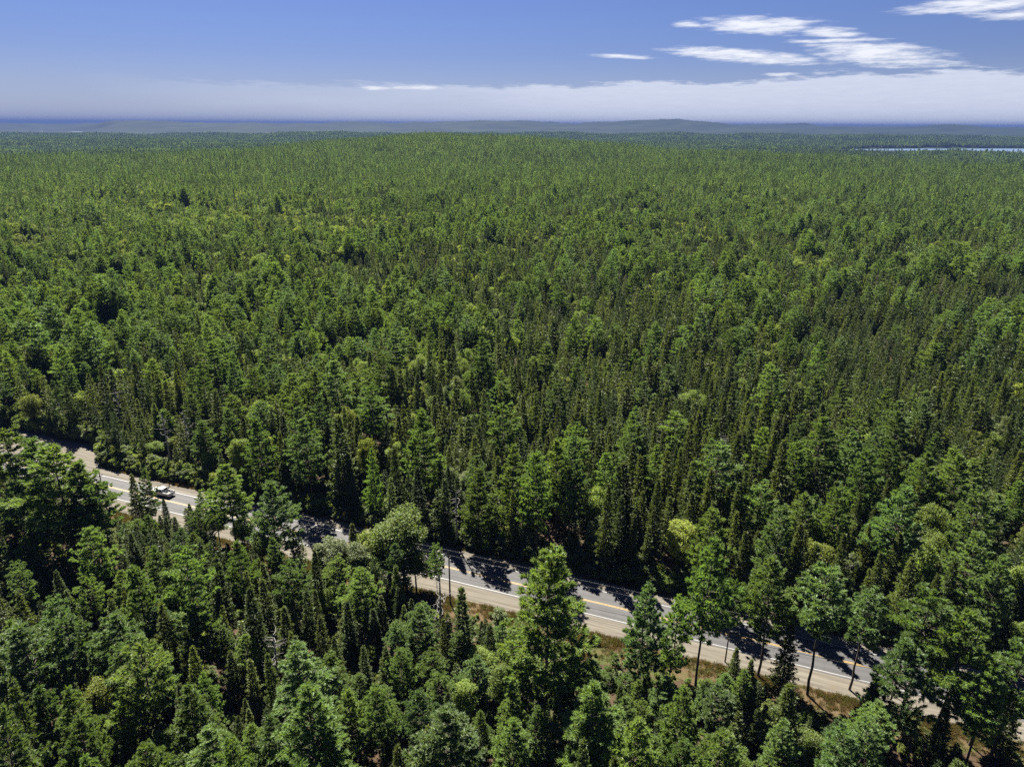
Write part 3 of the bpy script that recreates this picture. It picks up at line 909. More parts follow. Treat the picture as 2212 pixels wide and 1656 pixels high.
# trees one can pick out in the photograph: (kind, x and y of the top on the measuring sheet, height, variant, width factor, what it is)
HAND = [
    ('pine', 1195, 1180, 29.0, 6, 1.0, 'tallest roadside pine, broad and dense to the ground, standing alone before the road'),
    ('pine', 1400, 1264, 19.0, 3, .92, 'dense pine with dark bare lower trunk just after the tallest roadside pine'),
    ('pine', 1465, 1283, 16.5, 4, .80, 'small dark blue-green roadside pine with full column crown'),
    ('pine', 1540, 1168, 27.0, 0, .85, 'tall slim roadside pine with feathery crown and long bare trunk'),
    ('pine', 1590, 1250, 16.0, 2, .75, 'thin roadside pine with a forked crooked trunk and open crown'),
    ('pine', 1675, 1210, 21.5, 0, 1.05, 'roadside pine with wide tiered crown on a bare leaning trunk'),
    ('fir', 1712, 1337, 13.0, 2, .80, 'near-black bushy conifer standing at the gravel edge'),
    ('pine', 1795, 1225, 23.0, 7, 1.05, 'roadside pine with small high crown on a straight bare trunk'),
    ('pine', 1880, 1275, 18.3, 7, 1.05, 'roadside pine with bright rounded crown and slanting bare trunk'),
    ('pine', 2012, 1270, 22.8, 2, 1.15, 'rear one of the clustered bright pines by the gravel'),
    ('pine', 1955, 1385, 18.0, 5, 1.05, 'bright wide-branched pine before the clustered pair by the gravel'),
    ('pine', 2092, 1318, 22.5, 1, 1.05, 'big pine with long slanting trunk at the end of the roadside row'),
    ('pine', 2215, 1390, 20.0, 2, 1.1, 'last roadside pine cut off by the edge of the view'),
    ('pine', 2110, 1150, 20.0, 5, 1.0, 'open-branched blue-green pine across the road past the roadside row'),
    ('fir', 1708, 1478, 15.0, 0, 1.25, 'plush light-green conifer just below the near-black roadside one'),
    ('pine', 1290, 1476, 18.0, 4, 1.15, 'feathery pine right below the tallest roadside pine'),
    ('pine', 1475, 1478, 16.0, 4, .95, 'feathery mid-green pine below the small column-crowned roadside pine'),
    ('fir', 1585, 1562, 13.0, 1, 1.2, 'plush conifer at the bottom beside the feathery mid-green pine'),
    ('fir', 1895, 1460, 12.0, 3, 1.1, 'olive conifer below the slanting-trunked roadside pine'),
    ('spruce', 1592, 1400, 8.0, 2, 1.0, 'small dark spruce at the feet of the forked pine'),
    ('spruce', 1625, 1425, 7.0, 0, 1.0, 'smaller dark spruce beside the one under the forked pine'),
    ('pine', 110, 962, 26.0, 1, 1.35, 'massive dark pine with broad rounded crown hiding the road bend'),
    ('pine', 8, 925, 27.0, 2, 1.2, 'tall open pine beside the massive dark pine'),
    ('pine', 205, 1040, 19.0, 2, 1.0, 'leafy thin-trunked pine between the massive pine and the open road'),
    ('spruce', 283, 1025, 12.5, 2, 1.0, 'dark pointed spruce standing before the pickup'),
    ('pine', 310, 1013, 14.0, 3, .62, 'narrow dark pine right before the pickup'),
    ('spruce', 352, 1078, 8.0, 1, 1.0, 'little spruce pointing up at the truck'),
    ('pine', 485, 1003, 20.5, 0, 1.0, 'upper one of the twin pines between the pickup and the shaded road'),
    ('pine', 580, 1043, 19.5, 5, .95, 'lower of the twin pines, with branches swept out toward the shaded road'),
    ('maple', 865, 1098, 16.0, 0, 1.3, 'large rounded bright maple covering the road'),
    ('maple', 800, 1130, 13.0, 2, 1.0, 'yellowish maple touching the large rounded maple'),
    ('birch', 728, 1150, 13.0, 1, 1.2, 'silvery grey-green birch before the shaded road'),
    ('birch', 770, 1165, 12.5, 0, 1.2, 'second silvery birch, between the yellowish maple and first birch'),
    ('fir', 633, 1148, 12.0, 1, .75, 'dusty green pointed fir between twin pines and silvery birches'),
    ('pine', 940, 1176, 14.0, 7, .55, 'thin young pine with a pole trunk beside the large maple'),
    ('spruce', 998, 1268, 15.0, 3, 1.2, 'ragged narrow spruce right beside the grey dead snag'),
    ('fir', 905, 1303, 11.0, 0, 1.0, 'yellow-green bushy fir at the foot of the grey dead snag'),
    ('birch', 1080, 1308, 7.5, 2, 1.1, 'small leafy birch on the dry grass beside the gravel'),
    ('maple', 1040, 1395, 8.5, 0, .95, 'low bright maple below the small birch on the verge'),
    ('maple', 1090, 1430, 10.0, 1, .95, 'fresh green maple left of the tallest roadside pine'),
    ('maple', 1000, 1460, 9.5, 3, .9, 'bushy maple in front of the ragged narrow spruce'),
    ('pine', 640, 1392, 17.0, 3, 1.1, 'soft grey-green pine below the white-branched dead tree'),
    ('pine', 655, 1480, 19.0, 4, 1.15, 'pale feathery pine at the bottom beside the soft grey-green pine'),
    ('pine', 965, 1530, 18.0, 3, 1.15, 'blue-green feathery pine in the bottom middle'),
    ('pine', 300, 1385, 18.0, 2, 1.0, 'flat-topped pine with a bare bent trunk among bright maples'),
    ('maple', 190, 1452, 12.0, 4, .95, 'yellow-green maple with a thin dark trunk below the flat-topped pine'),
    ('pine', 45, 1352, 19.0, 5, 1.1, 'soft pine at the border of the view below the tall open pine'),
    ('pine', 400, 1480, 15.0, 4, 1.0, 'fresh green pine between the yellow-green maple and pale feathery pine'),
    ('pine', 450, 1570, 15.0, 3, 1.0, 'blue-green pine at the very bottom below the fresh green pine'),
    ('fir', 400, 1360, 13.0, 2, .8, 'dusky fir near the flat-topped pine'),
    ('spruce', 750, 1300, 12.0, 0, 1.0, 'dark spruce between the silvery birches and the dead trees'),
    ('spruce', 690, 1330, 12.0, 2, .9, 'dark spruce above the white-branched dead tree'),
    ('pine', 432, 1062, 10.0, 4, .8, 'short bushy pine at the pavement edge behind the pickup'),
    ('maple', 462, 1092, 9.0, 1, .95, 'leafy maple under the upper twin pine'),
    ('maple', 520, 1112, 9.5, 0, 1.0, 'round maple filling the gap between the twin pines'),
    ('fir', 408, 1088, 8.0, 1, .9, 'low olive fir on the verge behind the pickup'),
    ('maple', 560, 1150, 9.0, 3, 1.0, 'maple at the foot of the lower twin pine'),
    ('birch', 695, 1160, 11.0, 2, 1.2, 'low silvery birch at the shaded road bend in the trees'),
    ('maple', 838, 1158, 11.0, 1, 1.2, 'mid-green maple filling below the large rounded maple'),
    ('maple', 895, 1178, 10.0, 3, 1.15, 'maple under the sunny side of the large rounded maple'),
    ('maple', 785, 1190, 10.5, 0, 1.15, 'maple below the yellowish maple'),
    ('fir', 855, 1220, 11.0, 3, .9, 'dark-stemmed fir in the shade below the large maple'),
    ('pine', 2150, 1440, 18.0, 0, .95, 'lowest pine of the roadside row near its end'),
    ('maple', 2125, 1500, 9.0, 1, 1.0, 'leafy maple screening the gravel below the last roadside pine'),
    ('fir', 2195, 1515, 10.0, 0, 1.0, 'olive fir at the border of the view below the last roadside pine'),
    ('fir', 2050, 1520, 9.0, 3, 1.0, 'olive fir under the big slanting pine'),
    ('pine', 165, 1000, 22.0, 3, 1.1, 'dark pine leaning out of the massive pine toward the open road'),
    ('pine', 62, 948, 25.0, 5, 1.0, 'blue-green pine between the tall open pine and the massive one'),
    # beyond the road
    ('maple', 750, 866, 17.0, 2, .85, 'round yellow-green maple rising out of conifers beyond the shaded road'),
    ('maple', 786, 925, 18.0, 4, .6, 'slim lime-green tree below the round yellow-green maple'),
    ('pine', 910, 882, 24.0, 6, .85, 'tall broad pine beyond the large rounded maple'),
    ('spruce', 731, 898, 22.0, 2, 1.25, 'tall dark spruce beside the round yellow-green maple'),
    ('pine', 656, 903, 22.0, 5, .9, 'blue-green pine on the far road edge behind the twin pines'),
    ('maple', 557, 858, 16.0, 1, .9, 'rounded green maple in the conifers past the twin pines'),
    ('fir', 464, 844, 17.0, 0, 1.0, 'broad olive fir beyond the road past the twin pines'),
    ('fir', 851, 965, 17.0, 3, .85, 'olive pointed fir beyond the road above the large maple'),
    ('pine', 803, 968, 18.0, 4, .6, 'light feathery narrow pine beside the olive pointed fir'),
    ('pine', 1086, 868, 23.0, 2, .95, 'high-crowned pine rising beyond the road above the snag'),
    ('pine', 1110, 962, 22.0, 4, .9, 'broad bright pine on the far road edge behind the tallest roadside pine'),
    ('pine', 1206, 952, 23.0, 0, .75, 'left of two slender pines standing together on the far road edge'),
    ('pine', 1237, 947, 23.0, 3, .75, 'right of two slender pines standing together on the far road edge'),
    ('spruce', 1350, 1000, 19.0, 0, 1.3, 'tall ragged spruce on the far road edge above the small column pine'),
    ('maple', 1290, 1042, 15.0, 0, .8, 'pale green broadleaf tree lit up on the dark far road edge'),
    ('pine', 1956, 1050, 22.0, 5, 1.0, 'pine with flat spreading tiers beyond the roadside row'),
    ('pine', 1868, 972, 22.0, 1, .95, 'dark-crowned pine rising above its neighbours beyond the roadside row'),
    ('pine', 1535, 1100, 19.0, 1, .9, 'bright-topped pine on the far road edge behind the slim roadside pine'),
    ('pine', 2080, 985, 22.0, 0, 1.1, 'wide pine with bright plumes far along the road'),
    ('maple', 2020, 1080, 15.0, 1, .9, 'rounded broadleaf tree on the far road edge past the roadside row'),
]
for (k, dx, dy, H, var, w, note) in HAND:
    p = at(dx, dy, H)
    put(k, p.x, p.y, H, var, w * ((1.08 if dx > 1380 else 1.26 if dy > 1000 else 1.15) if k == 'pine' else 1.08), note=note)

SNAGS = [(950, 1240, 15.5, 'grey dead snag with curled bare branches beside the gravel shoulder'),
         (588, 1368, 11.0, 'slim white-branched dead tree among the near conifers'),
         (985, 1058, 13.0, 'thin grey dead tree on the far road edge above the large maple'),
         (350, 890, 15.0, 'pale dead trunk beyond the road above the pickup'),
         (395, 885, 14.0, 'bare brown dead tree beside the pale dead trunk'),
         (247, 837, 14.0, 'reddish-grey dead treetop deep in the pines past the pickup'),
         (1433, 911, 13.0, 'grey dead spruce top in the dense spruces'),
         (1557, 935, 13.0, 'pale dead tree in the spruces above the slim roadside pine'),
         (1105, 650, 14.0, 'whitish dead treetop far out in the dark conifers')]
for (dx, dy, H, note) in SNAGS:
    p = at(dx, dy, H)
    reg(p.x, p.y, 3.0)

# the tops of the ordinary trees on the near side stay below this line, which leaves the road in view
LIM = [(-400, 1000), (0, 1000), (60, 1040), (120, 1085), (228, 1128), (330, 1108), (405, 1090), (430, 1068), (470, 1085), (560, 1120), (605, 1165), (640, 1160), (690, 1150), (740, 1128), (800, 1115), (880, 1170),
       (930, 1310), (960, 1330), (1010, 1350), (1050, 1330), (1110, 1350), (1130, 1400), (1180, 1425), (1280, 1425), (1330, 1445), (1500, 1475), (1600, 1430), (1650, 1470),
       (1700, 1500), (1760, 1545), (1850, 1545), (1880, 1480), (1930, 1490), (1980, 1580), (2100, 1640), (2300, 1660), (2700, 1660)]
LX, LY = [a for a, _ in LIM], [b for _, b in LIM]


def weights(x, y):
    """how likely each kind is: stands of pine, dark conifers and hardwood"""
    a = waves(x, y, 170, 21) + .5 * waves(x, y, 55, 25); b = waves(x, y, 130, 22) + .5 * waves(x, y, 45, 26); c = waves(x, y, 420, 23) + .4 * waves(x, y, 120, 27); e = waves(x, y, 60, 24)
    pine = .30 + .22 * np.clip(a, -1, 1.4) + .5 * g2(x, y, -150, 240, 120, 100) + .25 * g2(x, y, 120, 150, 80, 40) + .08 * e
    spr = .50 + .25 * np.clip(b, -1, 1.4) + .9 * g2(x, y, 45, 175, 55, 38) + .7 * g2(x, y, 40, 300, 170, 75) + .2 * g2(x, y, 300, 420, 200, 200)
    fir = .22 + .10 * b + .5 * g2(x, y, 20, 310, 170, 80)
    hard = .17 + .26 * np.clip(c, -1, 1.6) + .14 * np.clip(e, 0, 1.5) + 1.0 * g2(x, y, -330, 620, 240, 260) + .5 * g2(x, y, -700, 1250, 500, 400) \
        + 2.4 * g2(x, y, -190, 1950, 420, 260) + 1.5 * g2(x, y, -690, 1430, 110, 100) + 1.4 * g2(x, y, -600, 1000, 110, 70) + 1.2 * g2(x, y, 620, 1000, 160, 50) + .35 * g2(x, y, -60, 215, 40, 40)
    W = np.stack([pine, spr, fir, hard * .78, hard * .30], -1) if isinstance(pine, np.ndarray) and pine.ndim else np.array([pine, spr, fir, hard * .78, hard * .30])
    W = np.clip(W, .02, None) ** 1.5
    return W / W.sum(-1, keepdims=True)


KN = ['pine', 'spruce', 'fir', 'maple', 'birch']
HR = dict(pine=(14.5, 22.5), spruce=(10.0, 18.5), fir=(8.5, 15.5), maple=(8.5, 14.0), birch=(8.5, 13.0))
NEAR_R = 235.0


def in_sector(x, y, m=0.0):
    return abs(math.atan2(x, y + 25 + m)) < 0.80


rs = random.Random(11)
_r = np.random.default_rng(11)
_rr = np.sqrt(_r.uniform(28 ** 2, NEAR_R ** 2, 26000)); _a = _r.uniform(-.86, .86, 26000)
CX, CY = _rr * np.sin(_a), _rr * np.cos(_a) - 6
CW = weights(CX, CY)
CH = np.clip(1 + .10 * waves(CX, CY, 60, 41) + .08 * waves(CX, CY, 24, 42), .7, 1.3)
for q in range(26000):
    x, y = float(CX[q]), float(CY[q])
    s, dd = to_road(x, y)
    if -10.6 - 1.9 * (s > 15) + 1.2 * math.sin(s * .21) < dd < float(far_edge(s)) + 1.6: continue
    W = CW[q]
    near = dd < 0
    if near:
        W = W * np.array([1.5, .75, 1.6, 1.3, .5]); W /= W.sum()
    k = rs.choices(KN, W)[0]
    lo, hi = HR[k]
    H = rs.uniform(lo, hi) * float(CH[q])
    if near: H *= rs.uniform(.5, .86)
    elif -128 < s < -74 and dd < 26:
        if dd < 12.5: continue
        H *= rs.uniform(.5, .72) if dd < 18 else rs.uniform(.7, .9)
    elif dd < 16: H *= rs.uniform(.92, 1.2)
    if near:
        ok = False
        for _ in range(6):
            px, py = project(x, y, H)
            hwp = KIND[k][0] and 2.2 * 7.0 * 2.1
            lim = max(np.interp(px, LX, LY), np.interp(px - hwp, LX, LY) - 25, np.interp(px + hwp, LX, LY) - 25)
            if py >= lim: ok = True; break
            H *= .84
        if not ok or H < 2.6: continue
        if s > 60 and dd < -13 and rs.random() < .45: continue
    sc = (H / KIND[k][0]) ** .6
    if not free(x, y, SPACE[k] * sc): continue
    put(k, x, y, H, rs.randrange(len(KIND[k][1])), rs.uniform(.84, 1.2) * (1.02 if k == 'pine' else 1), rs.uniform(0, 6.283), rad=SPACE[k] * sc / min(1.2, (H / KIND[k][0]) ** .5))

# --- which become objects of their own: the largest in the picture of each kind -------------
for t in TREES:
    px, py = project(t['x'], t['y'], t['z'] + t['H'])
    bx, by = project(t['x'], t['y'], t['z'])
    dist = math.sqrt(t['x'] ** 2 + t['y'] ** 2 + CAM_H ** 2)
    t['size'] = t['H'] / dist
    t['seen'] = -25 < px < 2237 and py < 1650 and t['y'] > 10
CAP = dict(pine=300, spruce=300, fir=240, maple=240, birch=140)
chosen, rest = [], []
for k in KN:
    L = sorted([t for t in TREES if t['kind'] == k], key=lambda t: (t['note'] is None, not t['seen'], -t['size']))
    n = 0
    for t in L:
        if (t['seen'] and n < CAP[k]) or t['note']:
            chosen.append(t); n += 1
        else:
            rest.append(t)

ONES = ['', 'first', 'second', 'third', 'fourth', 'fifth', 'sixth', 'seventh', 'eighth', 'ninth', 'tenth', 'eleventh', 'twelfth', 'thirteenth', 'fourteenth',
        'fifteenth', 'sixteenth', 'seventeenth', 'eighteenth', 'nineteenth']
TENS = {20: 'twent', 30: 'thirt', 40: 'fort', 50: 'fift', 60: 'sixt', 70: 'sevent', 80: 'eight', 90: 'ninet'}


def ordinal(n):
    if n < 20: return ONES[n]
    if n % 10 == 0: return TENS[n] + 'ieth'
    return TENS[n - n % 10] + 'y-' + ONES[n % 10]


TONE = {
    'pine': ['green', 'bright green', 'green', 'blue-green', 'green', 'blue-green', 'green', 'blue-green'],
    'spruce': ['dark', 'dark', 'dark', 'dark', 'olive', 'olive'], 'fir': ['olive', 'olive', 'dark', 'olive'],
    'maple': ['green', 'green', 'yellow-green', 'green', 'yellow-green'], 'birch': ['grey-green'] * 3}
NAME = dict(pine='pine_tree', spruce='spruce_tree', fir='fir_tree', maple='maple_tree', birch='birch_tree')
WORD = dict(pine='feathery pine', spruce='narrow spruce', fir='bushy fir', maple='round-crowned maple', birch='birch')
TRUCK_S, _d = to_road(-82.0, 147.6)
cells = {}
for t in chosen:
    s, d = to_road(t['x'], t['y'])
    lo, hi = HR[t['kind']]
    side = 'beyond' if d > 0 else 'before'
    row = 1 + int((d - 8) // 6 if d > 0 else (-d - 12) // 6)
    row = max(row, 1)
    t['cell'] = ('tall' if t['H'] > lo + .55 * (hi - lo) else ('small' if t['H'] < lo * .8 else 'mid-sized'), TONE[t['kind']][t['var']], t['kind'], side, row, s > TRUCK_S)
    t['s'] = abs(s - TRUCK_S)
    if not t['note']: cells.setdefault(t['cell'], []).append(t)
for c, L in cells.items():
    L.sort(key=lambda t: t['s'])
    for i, t in enumerate(L):
        size, tone, kind, side, row, rgt = c
        t['label'] = f"{size} {tone} {WORD[kind]}, {ordinal(i + 1)} {'right' if rgt else 'left'} of the pickup, {ordinal(row)} row {side} the road"

for t in chosen:
    H0, vs_ = KIND[t['kind']]
    tm, cm = vs_[t['var']][:2]
    o = empty(NAME[t['kind']], (t['x'], t['y'], t['z'] - .05), t['rz'])
    sc = t['H'] / H0
    wsc = t['w'] * (sc ** .75)
    o.scale = (wsc, wsc, sc)
    s, d = to_road(t['x'], t['y'])
    tag(o, t.get('note') or t['label'], 'tree', {'pine': 'pines', 'spruce': 'spruces', 'fir': 'firs', 'maple': 'maples', 'birch': 'birches'}[t['kind']] + (' beyond the road' if d > 0 else ' on the near side of the road'))
    link(bpy.data.objects.new('trunk', tm), o)
    link(bpy.data.objects.new('crown', cm), o)

for i, (dx, dy, H, note) in enumerate(SNAGS):
    p = at(dx, dy, H)
    hero = i < 2
    T, br = make_snag(900 + i, H, 24 if hero else 16)
    z = float(height(p.x, p.y)) if math.hypot(p.x, p.y) > 240 else 0.0
    o = tag(empty('dead_tree', (p.x, p.y, z - .05)), note, 'dead tree', 'dead trees')
    mat = M_DEAD
    link(bpy.data.objects.new('trunk', T.mesh('snag_trunk', M_DEAD if not hero or i else M_TWIG, True)), o)
    for b in br:
        link(bpy.data.objects.new('branch', b.mesh('snag_branch', M_DEAD, True)), o)


# --- the rest of the wood: instanced masses -------------------------------------------------
SRC = bpy.data.collections.new('forest_sources')


def merged(name, parts):
    """parts: list of (Acc, material, transform(V)->V)"""
    V, F, mats, mi, n = [], [], [], [], 0
    for acc, mat, fn in parts:
        v, fs = acc.arrays()
        if len(v) == 0: continue
        if mat not in mats: mats.append(mat)
        V.append(fn(v))
        for f in fs:
            F.append(f + n); mi.append(mats.index(mat))
        n += len(v)
    return mesh_np(name, np.concatenate(V), F, mats, mi)


def instancer(name, pts, scale, rot, idx, sources):
    """one mesh of points whose geometry nodes set a source tree on every point"""
    col = bpy.data.collections.new(name + '_sources')
    for i, me in enumerate(sources):
        col.objects.link(bpy.data.objects.new(f'{name}_{i:02d}', me))
    me = bpy.data.meshes.new(name)
    me.vertices.add(len(pts))
    me.vertices.foreach_set('co', np.asarray(pts, np.float32).ravel())
    for nm, ty, arr in (('tscale', 'FLOAT_VECTOR', scale), ('trot', 'FLOAT', rot), ('tidx', 'INT', idx)):
        at_ = me.attributes.new(nm, ty, 'POINT')
        at_.data.foreach_set('vector' if ty == 'FLOAT_VECTOR' else 'value', np.asarray(arr, np.int32 if ty == 'INT' else np.float32).ravel())
    o = link(bpy.data.objects.new(name, me))
    ng = bpy.data.node_groups.new(name, 'GeometryNodeTree')
    ng.interface.new_socket('Geometry', in_out='INPUT', socket_type='NodeSocketGeometry')
    ng.interface.new_socket('Geometry', in_out='OUTPUT', socket_type='NodeSocketGeometry')
    N = ng.nodes
    gi, go = N.new('NodeGroupInput'), N.new('NodeGroupOutput')
    ci = N.new('GeometryNodeCollectionInfo'); ci.inputs['Collection'].default_value = col
    ci.inputs['Separate Children'].default_value = True; ci.inputs['Reset Children'].default_value = True
    ip = N.new('GeometryNodeInstanceOnPoints'); ip.inputs['Pick Instance'].default_value = True

    def attr(nm, ty):
        a = N.new('GeometryNodeInputNamedAttribute'); a.data_type = ty; a.inputs['Name'].default_value = nm
        return a.outputs['Attribute']
    L = ng.links
    L.new(gi.outputs[0], ip.inputs['Points']); L.new(ci.outputs[0], ip.inputs['Instance'])
    L.new(attr('tidx', 'INT'), ip.inputs['Instance Index'])
    cx = N.new('ShaderNodeCombineXYZ'); L.new(attr('trot', 'FLOAT'), cx.inputs[2])
    er = N.new('FunctionNodeEulerToRotation'); L.new(cx.outputs[0], er.inputs[0])
    L.new(er.outputs[0], ip.inputs['Rotation']); L.new(attr('tscale', 'FLOAT_VECTOR'), ip.inputs['Scale'])
    L.new(ip.outputs[0], go.inputs[0])
    md = o.modifiers.new('scatter', 'NODES'); md.node_group = ng
    return o


ident = lambda v: v
whole, base_idx = [], {}
for k in KN:
    base_idx[k] = len(whole)
    for (T, C, lm, bm_) in MASS[k]:
        if lm is M_SPRUCE: lm = M_DSPRUCE if len(whole) % 2 else M_SPRUCE
        whole.append(merged(k + '_whole', [(T, bm_, ident), (C, lm, ident)]))
dead_idx = len(whole)
for i in range(2):                                   # grey dead conifers standing in the wood
    T, C = make_spruce(980 + i, 14, 1.5, .25, .42, dens=.5)
    whole.append(merged('dead_conifer', [(T, M_TWIG, ident), (C, M_GREY, ident)]))

CELL = 14.1


def in_tile(x, y):
    """True where a square of the wood is set as one tile of trees instead of tree by tree; ever more of them with distance"""
    i, j = np.floor(x / CELL).astype(int), np.floor(y / CELL).astype(int)
    h = np.sin(i * 12.9898 + j * 78.233) * 43758.5453
    h = h - np.floor(h)
    cx, cy = (i + .5) * CELL, (j + .5) * CELL
    return h < sstep(np.hypot(cx, cy), 430, 980)


# single trees out to MID_R
MID_R = 1000.0
gx = np.arange(-760, 760, 2.95)
gy = np.arange(60, 1010, 2.95)
GX, GY = np.meshgrid(gx, gy)
r2 = np.random.default_rng(31)
GX = (GX + r2.uniform(-1.35, 1.35, GX.shape)).ravel(); GY = (GY + r2.uniform(-1.35, 1.35, GY.shape)).ravel()
RR = np.hypot(GX, GY)
keep = (RR > NEAR_R + 1) & (RR < MID_R) & (np.abs(np.arctan2(GX, GY + 25)) < .76)
S_, D_ = (GX - ROAD_O.x) * RC + (GY - ROAD_O.y) * RS, -(GX - ROAD_O.x) * RS + (GY - ROAD_O.y) * RC
keep &= (D_ > far_edge(S_) + 2) | (D_ < -13)
keep &= ~in_tile(GX, GY)
GX, GY = GX[keep], GY[keep]
W = weights(GX, GY)
u = r2.uniform(0, 1, len(GX))
ki = (u[:, None] > np.cumsum(W, 1)).sum(1).clip(0, 4)
drop = r2.uniform(0, 1, len(GX)) < np.array([.46, .31, .38, .36, .32])[ki] + .18 * waves(GX, GY, 22, 43)
GX, GY, ki = GX[~drop], GY[~drop], ki[~drop]
pts, scl, rot, idx = [], [], [], []
GZ = height(GX, GY)
HM = .90 * np.clip(1 + .13 * waves(GX, GY, 70, 41) + .10 * waves(GX, GY, 26, 42), .62, 1.4)
for i in range(len(GX)):
    k = KN[ki[i]]
    lo, hi = HR[k]
    H = r2.uniform(lo, hi) * HM[i]
    sc = H / KIND[k][0]; w = sc ** .75 * r2.uniform(.82, 1.2)
    pts.append((GX[i], GY[i], GZ[i] - .05)); scl.append((w, w, sc)); rot.append(r2.uniform(0, 6.283))
    idx.append(base_idx[k] + r2.integers(len(KIND[k][1])) if not (k in ('spruce', 'fir') and r2.uniform() < .035) else dead_idx + r2.integers(2))
for t in rest:
    sc = t['H'] / KIND[t['kind']][0]; w = t['w'] * sc ** .75
    pts.append((t['x'], t['y'], t['z'] - .05)); scl.append((w, w, sc)); rot.append(t['rz']); idx.append(base_idx[t['kind']] + t['var'])
o = instancer('forest', pts, scl, rot, idx, whole)
tag(o, 'unbroken mixed forest of conifers and hardwoods stretching away beyond the road', 'forest', kind='stuff')
print('trees', len(TREES), 'own', len(chosen), 'mid', len(pts))

# tiles of several low-detail trees beyond that
LOD = {}
for dl, nm in ((.12, 'm'), (.022, 'f')):
    for k in KN:
        L = []
        for i in range(3):
            sd = 500 + i
            if k == 'pine': T, C = make_pine(sd, 18, 3.0, .25, d=dl)
            elif k == 'spruce': T, C = make_spruce(sd, 14, 1.7, .1, d=dl)
            elif k == 'fir': T, C = make_spruce(sd, 12.5, 2.5, .1, d=dl, droop=6)
            elif k == 'maple': T, C = make_broad(sd, 12, 3.0, .2, d=dl)
            else: T, C = make_broad(sd, 11.5, 2.3, .2, d=dl, leaf=.26)
            L.append(C)
        LOD[nm, k] = L
MATS = dict(pine=[M_PINE, M_PINEB, M_DPINE, M_DPINE], spruce=[M_SPRUCE, M_DSPRUCE, M_DSPRUCE, M_DSPRUCE], fir=[M_FIR, M_SPRUCE, M_DSPRUCE, M_DPINE], maple=[M_MAPLE, M_MAPLEY, M_MAPLE, M_MAPLEY], birch=[M_BIRCH, M_BIRCH, M_MAPLE, M_BIRCH])


def tile(name, size, step, wts, lod, seed):
    r = np.random.default_rng(seed)
    parts = []
    for x in np.arange(-size / 2 + step / 2, size / 2, step):
        for y in np.arange(-size / 2 + step / 2, size / 2, step):
            k = KN[r.choice(5, p=wts)]
            if r.uniform() < .1: continue
            i = r.integers(3)
            a = r.uniform(0, 6.28); ca, sa = math.cos(a), math.sin(a)
            px, py = x + r.uniform(-.45, .45) * step, y + r.uniform(-.45, .45) * step
            sz, sw = r.uniform(.6, 1.15), r.uniform(.7, 1.1)
            if r.uniform() < .06: sz, sw = sz * 1.45, sw * 1.25

            def fn(v, ca=ca, sa=sa, px=px, py=py, sz=sz, sw=sw):
                return np.stack([(v[:, 0] * ca - v[:, 1] * sa) * sw + px, (v[:, 0] * sa + v[:, 1] * ca) * sw + py, v[:, 2] * sz], 1)
            parts.append((LOD[lod, k][i], MATS[k][r.integers(4)], fn))
    return merged(name, parts)


TYPES = [np.array(w) / sum(w) for w in ([6, 2.6, 1.2, .8, .4], [1.6, 7, 2.2, .4, .3], [1.4, 1.6, .6, 5, 2], [2.6, 3.4, 1.2, 1.8, .8])]


def tiled(name, label, r0, r1, size, step, lod, nvar, seed, azmax):
    r = np.random.default_rng(seed)
    src = [tile(f'{name}_tile', size, step, TYPES[t], lod, seed * 50 + t * 10 + v) for t in range(4) for v in range(nvar)]
    xm = r1 * math.sin(azmax)
    if lod == 'm':
        ii, jj = np.meshgrid(np.arange(int(-xm / CELL), int(xm / CELL) + 1), np.arange(int(300 / CELL), int(r1 / CELL)))
        X, Y = ((ii + .5) * CELL).ravel(), ((jj + .5) * CELL).ravel()
        R = np.hypot(X, Y)
        k = (R < r1) & (np.abs(np.arctan2(X, Y)) < azmax) & in_tile(X, Y)
    else:
        X, Y = np.meshgrid(np.arange(-xm, xm, size * .94), np.arange(r0 * .5, r1, size * .94))
        X = (X + r.uniform(-.12, .12, X.shape) * size).ravel(); Y = (Y + r.uniform(-.12, .12, Y.shape) * size).ravel()
        R = np.hypot(X, Y)
        k = (R > r0) & (R < r1) & (np.abs(np.arctan2(X, Y)) < azmax) & (lake_mask(X, Y) < .42)
    X, Y = X[k], Y[k]
    W = weights(X, Y)
    P = np.stack([W[:, 0], W[:, 1] + W[:, 2], W[:, 3] + W[:, 4]], 1)
    P = P ** 2.0 * np.array([1.1, 1.0, 1.25]); P = np.concatenate([P, P.sum(1, keepdims=True) * .45], 1)
    P /= P.sum(1, keepdims=True)
    ty = (r.uniform(0, 1, len(X))[:, None] > np.cumsum(P, 1)).sum(1).clip(0, 3)
    idx = ty * nvar + r.integers(0, nvar, len(X))
    Z = height(X, Y)
    hs = r.uniform(.86, 1.14, len(X))
    one = np.ones(len(X)) * 1.04
    o = instancer(name, np.stack([X, Y, Z - .3], 1), np.stack([one, one, hs], 1), r.integers(0, 4, len(X)) * math.pi / 2 + r.normal(size=len(X)) * .12, idx, src)
    tag(o, label, 'forest', kind='stuff')
    print(name, len(X))


tiled('middle_forest', 'mixed forest on the plateau rising toward the bright hill', MID_R - 6, 2500, 15.0, 3.3, 'm', 3, 61, .74)
tiled('distant_forest', 'hazy blue-green forest of the lowland beyond the bright hill', 2490, 7400, 40.0, 4.4, 'f', 2, 62, .72)


